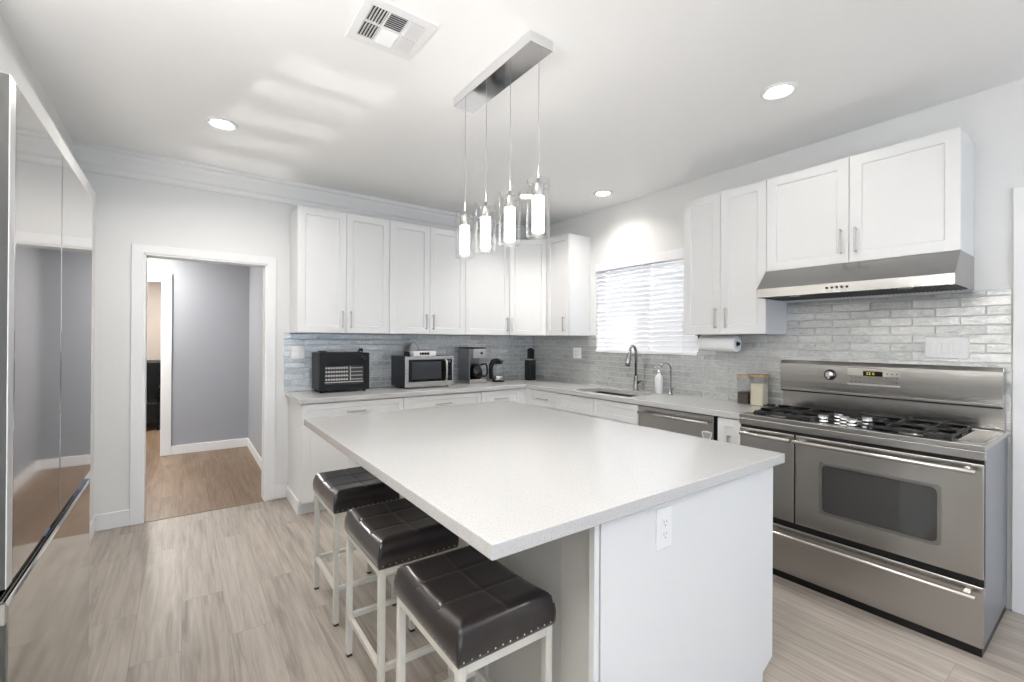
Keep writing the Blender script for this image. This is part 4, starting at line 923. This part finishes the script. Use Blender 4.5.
# paper towel holder and roll
t = thing('paper_towel_holder', 'dark wire paper towel holder under the tall wall cabinet', 'towel holder', (3.32, 1.86, ZU0))
m = MB(); zc_ = 1.357
m.tube([(3.32, 2.02, ZU0 - 0.0005), (3.32, 2.02, zc_), (3.32, 2.00, zc_), (3.32, 1.70, zc_)], 0.005, 10)
m.box(3.30, 3.34, 2.005, 2.035, ZU0 - 0.006, ZU0)
m.build('rod', M_DKGREY, t, world=True)
MB().lathe((3.32, 1.70, zc_), [(0.012, 0), (0.012, 0.004), (0, 0.005)], n=14, axis=(0, -1, 0)).build('end_knob', M_DKGREY, t, world=True)
t = thing('paper_towel_roll', 'white paper towel roll hanging under the tall wall cabinet', 'paper towel', (3.32, 1.86, zc_))
MB().lathe((3.32, 1.710, zc_), [(0.020, 0), (0.056, 0), (0.0575, 0.002), (0.0575, 0.286), (0.056, 0.288), (0.020, 0.288)], n=36, axis=(0, 1, 0), closed=True).build('towel', M_PAPER, t, world=True)
MB().lathe((3.32, 1.7105, zc_), [(0.0175, 0), (0.0198, 0), (0.0198, 0.287), (0.0175, 0.287)], n=24, axis=(0, 1, 0), closed=True).build('core', M_CARD, t, world=True)

# ================================================================== WINDOW BLIND
t = thing('window_blind', 'white slatted blind lowered over the kitchen window', 'blind', (Xr + 0.02, (WY0 + WY1) / 2, WZ0))
xb = Xr + 0.012
MB().box(Xr - 0.022, Xr - 0.004, WY0 + 0.003, WY1 - 0.003, WZ1 - 0.085, WZ1 - 0.004).build('valance', M_BLIND, t, bevel=0.003, world=True)
MB().box(Xr - 0.004, Xr + 0.045, WY0 + 0.006, WY1 - 0.006, WZ1 - 0.05, WZ1 - 0.002).build('headrail', M_BLIND, t, world=True)
MB().box(xb - 0.028, xb + 0.028, WY0 + 0.006, WY1 - 0.006, WZ0 + 0.002, WZ0 + 0.030).build('bottom_rail', M_BLIND, t, bevel=0.004, world=True)
m = MB(); nsl = 18; pitch_ = (WZ1 - 0.085 - (WZ0 + 0.036)) / nsl
ang = math.radians(52)
for k in range(nsl + 1):
    z = WZ0 + 0.048 + k * pitch_
    m.obox((xb, (WY0 + WY1) / 2, z), (0, 1, 0), (math.cos(ang), 0, math.sin(ang)), (-math.sin(ang), 0, math.cos(ang)), (WY1 - WY0) / 2 - 0.008, 0.025, 0.0014)
m.build('slats', M_BLIND, t, world=True)
for y in (WY0 + 0.14, 2.60, WY1 - 0.14):
    MB().cyl((xb - 0.027, y, WZ0 + 0.03), (xb - 0.027, y, WZ1 - 0.04), 0.0012, 6).build('ladder_cord', M_PLATE, t, world=True)
# neighbouring house wall seen in slivers between the slats
tag(MB().box(6.2, 6.4, 0.5, 7.5, -0.5, 1.75).build('garden_wall', mat('garden_wall_paint', (0.55, 0.56, 0.58), 0.8)), 'pale outdoor wall glimpsed between the blind slats', 'wall')

# ================================================================== CEILING
# pendant fixture
PX = 1.285
t = thing('pendant_light', 'chrome bar pendant with four glass cylinder lamps over the island', 'pendant light', (PX, 1.88, H))
MB().box(PX - 0.065, PX + 0.065, 1.535, 2.225, H - 0.048, H - 0.0005).build('canopy', M_CHROME, t, bevel=0.002, world=True)
for y in (1.555, 1.770, 1.985, 2.200):
    zb = 1.835
    MB().cyl((PX, y, zb + 0.245), (PX, y, H - 0.047), 0.0016, 8).build('cord', M_NICKEL, t, world=True)
    s_ = MB().lathe((PX, y, 0), [(0.024, zb + 0.180), (0.027, zb + 0.183), (0.027, zb + 0.236), (0.025, zb + 0.241), (0.008, zb + 0.243), (0.006, zb + 0.262)], n=20)
    s_.cyl((PX - 0.05, y, zb + 0.225), (PX + 0.05, y, zb + 0.225), 0.002, 8).cyl((PX, y - 0.05, zb + 0.225), (PX, y + 0.05, zb + 0.225), 0.002, 8)
    s_.build('lamp_holder', M_NICKEL, t, world=True)
    pr = [(0.026, zb + 0.022)]
    for k in range(26):
        z = zb + 0.024 + k * 0.0062; pr += [(0.0275, z), (0.0255, z + 0.0031)]
    pr.append((0.024, zb + 0.186))
    MB().lathe((PX, y, 0), pr, n=20).build('diffuser', M_GLOW, t, world=True)
    MB().lathe((PX, y, 0), [(0.0525, zb + 0.255), (0.0525, zb + 0.004), (0.050, zb), (0.004, zb), (0.004, zb + 0.004), (0.044, zb + 0.005)] + [(0.0487 if k % 2 else 0.0445, zb + 0.008 + k * 0.0042) for k in range(40)] + [(0.0485, zb + 0.18), (0.0485, zb + 0.255)], n=36, closed=True).build('glass_shade', M_GLASS, t, world=True)
    l = bpy.data.lights.new('pendant_bulb', 'POINT'); l.energy = 0.2; l.color = (1, 0.93, 0.83); l.shadow_soft_size = 0.05
    lo = bpy.data.objects.new('pendant_bulb', l); COL.objects.link(lo); lo.location = (PX, y, zb - 0.06)
    area('added_ceiling_uplight', (PX, y, zb + 0.268), (0, 0, 1), 0.09, 0.09, 0.12, (1, 0.97, 0.93), 175, 'DISK')  # unseen lamp added above the holder to lighten the ceiling
# downlights
def downlight(label, x, y, watts=2.4, spread=150):
    t = thing('recessed_downlight', label, 'downlight', (x, y, H), 0, 'recessed ceiling downlights')
    MB().lathe((0, 0, 0), [(0.088, -0.0005), (0.088, -0.004), (0.081, -0.011), (0.074, -0.012), (0.058, -0.004), (0.058, -0.0005)], n=40, closed=True).build('trim_ring', M_TRIM, t)
    MB().lathe((0, 0, 0), [(0.0575, -0.0005), (0.0575, -0.004), (0, -0.005)], n=36).build('lens', M_LENS, t)
    a = area('downlight_beam', (x, y, H - 0.012), (0, 0, -1), 0.13, 0.13, watts, (1.0, 0.955, 0.90), spread, 'DISK')
downlight('round recessed ceiling light at left, above the doorway', 0.187, 3.345, 4.4)
downlight('round recessed ceiling light at right, in front of the short cabinet over the hood', 2.600, 1.125, 0.8)
downlight('round recessed ceiling light over the sink, before the window', 3.120, 2.845, 1.9, 128)
downlight('round recessed ceiling light behind the nearest pendant lamp', 2.610, 3.327, 2.4, 115)
downlight('added unseen recessed ceiling light behind the camera', 0.187, -0.70)  # this one and the next are added out of view as light sources
downlight('added unseen recessed ceiling light behind the camera, right side', 2.600, -0.90)
# unseen floor lamps added to throw light onto the ceiling
def ceiling_fill_torchiere(label, x, y, watts, up=0.0):
    t = thing('ceiling_fill_lamp', label, 'floor lamp', (x, y, 0), 0, 'added ceiling fill lamps')
    MB().lathe((0, 0, 0), [(0.13, 0), (0.13, 0.015), (0.03, 0.03), (0.0, 0.03)], n=30).build('base', M_NICKEL, t)
    MB().cyl((0, 0, 0.028), (0, 0, 1.64 + up), 0.012, 16).build('pole', M_NICKEL, t)
    MB().lathe((0, 0, 1.63 + up), [(0.02, 0), (0.08, 0.02), (0.15, 0.08), (0.18, 0.13), (0.176, 0.13), (0.146, 0.084), (0.07, 0.03), (0.0, 0.02)], n=30).build('shade', M_PLATE, t)
    area('ceiling_fill_light', (x, y, 1.745 + up), (0, 0, 1), 0.28, 0.28, watts, (1.0, 0.98, 0.95), 170, 'DISK')
ceiling_fill_torchiere('added unseen uplighter floor lamp in the recess before the refrigerator', -0.80, 0.66, 33, 0.22)
ceiling_fill_torchiere('added unseen uplighter floor lamp behind the camera by the glass door', 0.60, -1.6, 4.5)
ceiling_fill_torchiere('added unseen uplighter floor lamp behind the camera on the range side', 2.75, -2.0, 4.5)
# air register
t = thing('ceiling_vent', 'white square air register in the ceiling', 'vent', (0.7275, 1.893, H))
a = 0.1525
MB().grid([-a, -0.118, -0.045, -0.037, 0.037, 0.045, 0.118, a], [-a, -0.105, -0.006, 0.006, 0.105, a],
          lambda u, v: not ((abs(u) < 0.037 or 0.045 < abs(u) < 0.118) and 0.006 < abs(v) < 0.105), 2, -0.007, -0.0005).build('frame', M_TRIM, t, bevel=0.002)
MB().box(-0.12, 0.12, -0.107, 0.107, -0.0008, -0.0003).build('duct', M_VENTDARK, t)
m = MB()
for sx in (-1, 1):
    for sy in (-1, 1):
        for k in range(6):
            x = sx * (0.051 + k * 0.0128)
            m.obox((x, sy * 0.0555, -0.0065), (0, 1, 0), (0.75, 0, -0.66 * sx), (0.66 * sx, 0, 0.75), 0.0495, 0.0062, 0.0006)
for sy in (-1, 1):
    for k in range(8):
        y = sy * (0.012 + k * 0.0126)
        m.obox((0, y, -0.0065), (1, 0, 0), (0, 0.75, -0.66 * sy), (0, 0.66 * sy, 0.75), 0.037, 0.0062, 0.0006)
m.build('louvres', M_TRIM, t)

# ================================================================== FAR ROOM
t = thing('armchair', 'black chair standing in the far room, seen through both doorways', 'chair', (-0.46, 8.75, 0))
MB().rbox(-0.32, 0.20, -0.30, 0.32, 0.10, 0.42, 0.06).build('seat', M_BLACK, t, bevel=0.02)
MB().rbox(-0.32, 0.22, 0.18, 0.36, 0.30, 1.02, 0.06).build('backrest', M_BLACK, t, bevel=0.03)
for x in (-0.36, 0.14): MB().rbox(x, x + 0.12, -0.30, 0.24, 0.10, 0.64, 0.05).build('armrest', M_BLACK, t, bevel=0.03)
for x in (-0.28, 0.16):
    for y in (-0.24, 0.26): MB().cyl((x, y, 0), (x, y, 0.11), 0.025, 12).build('leg', M_BLACK, t)
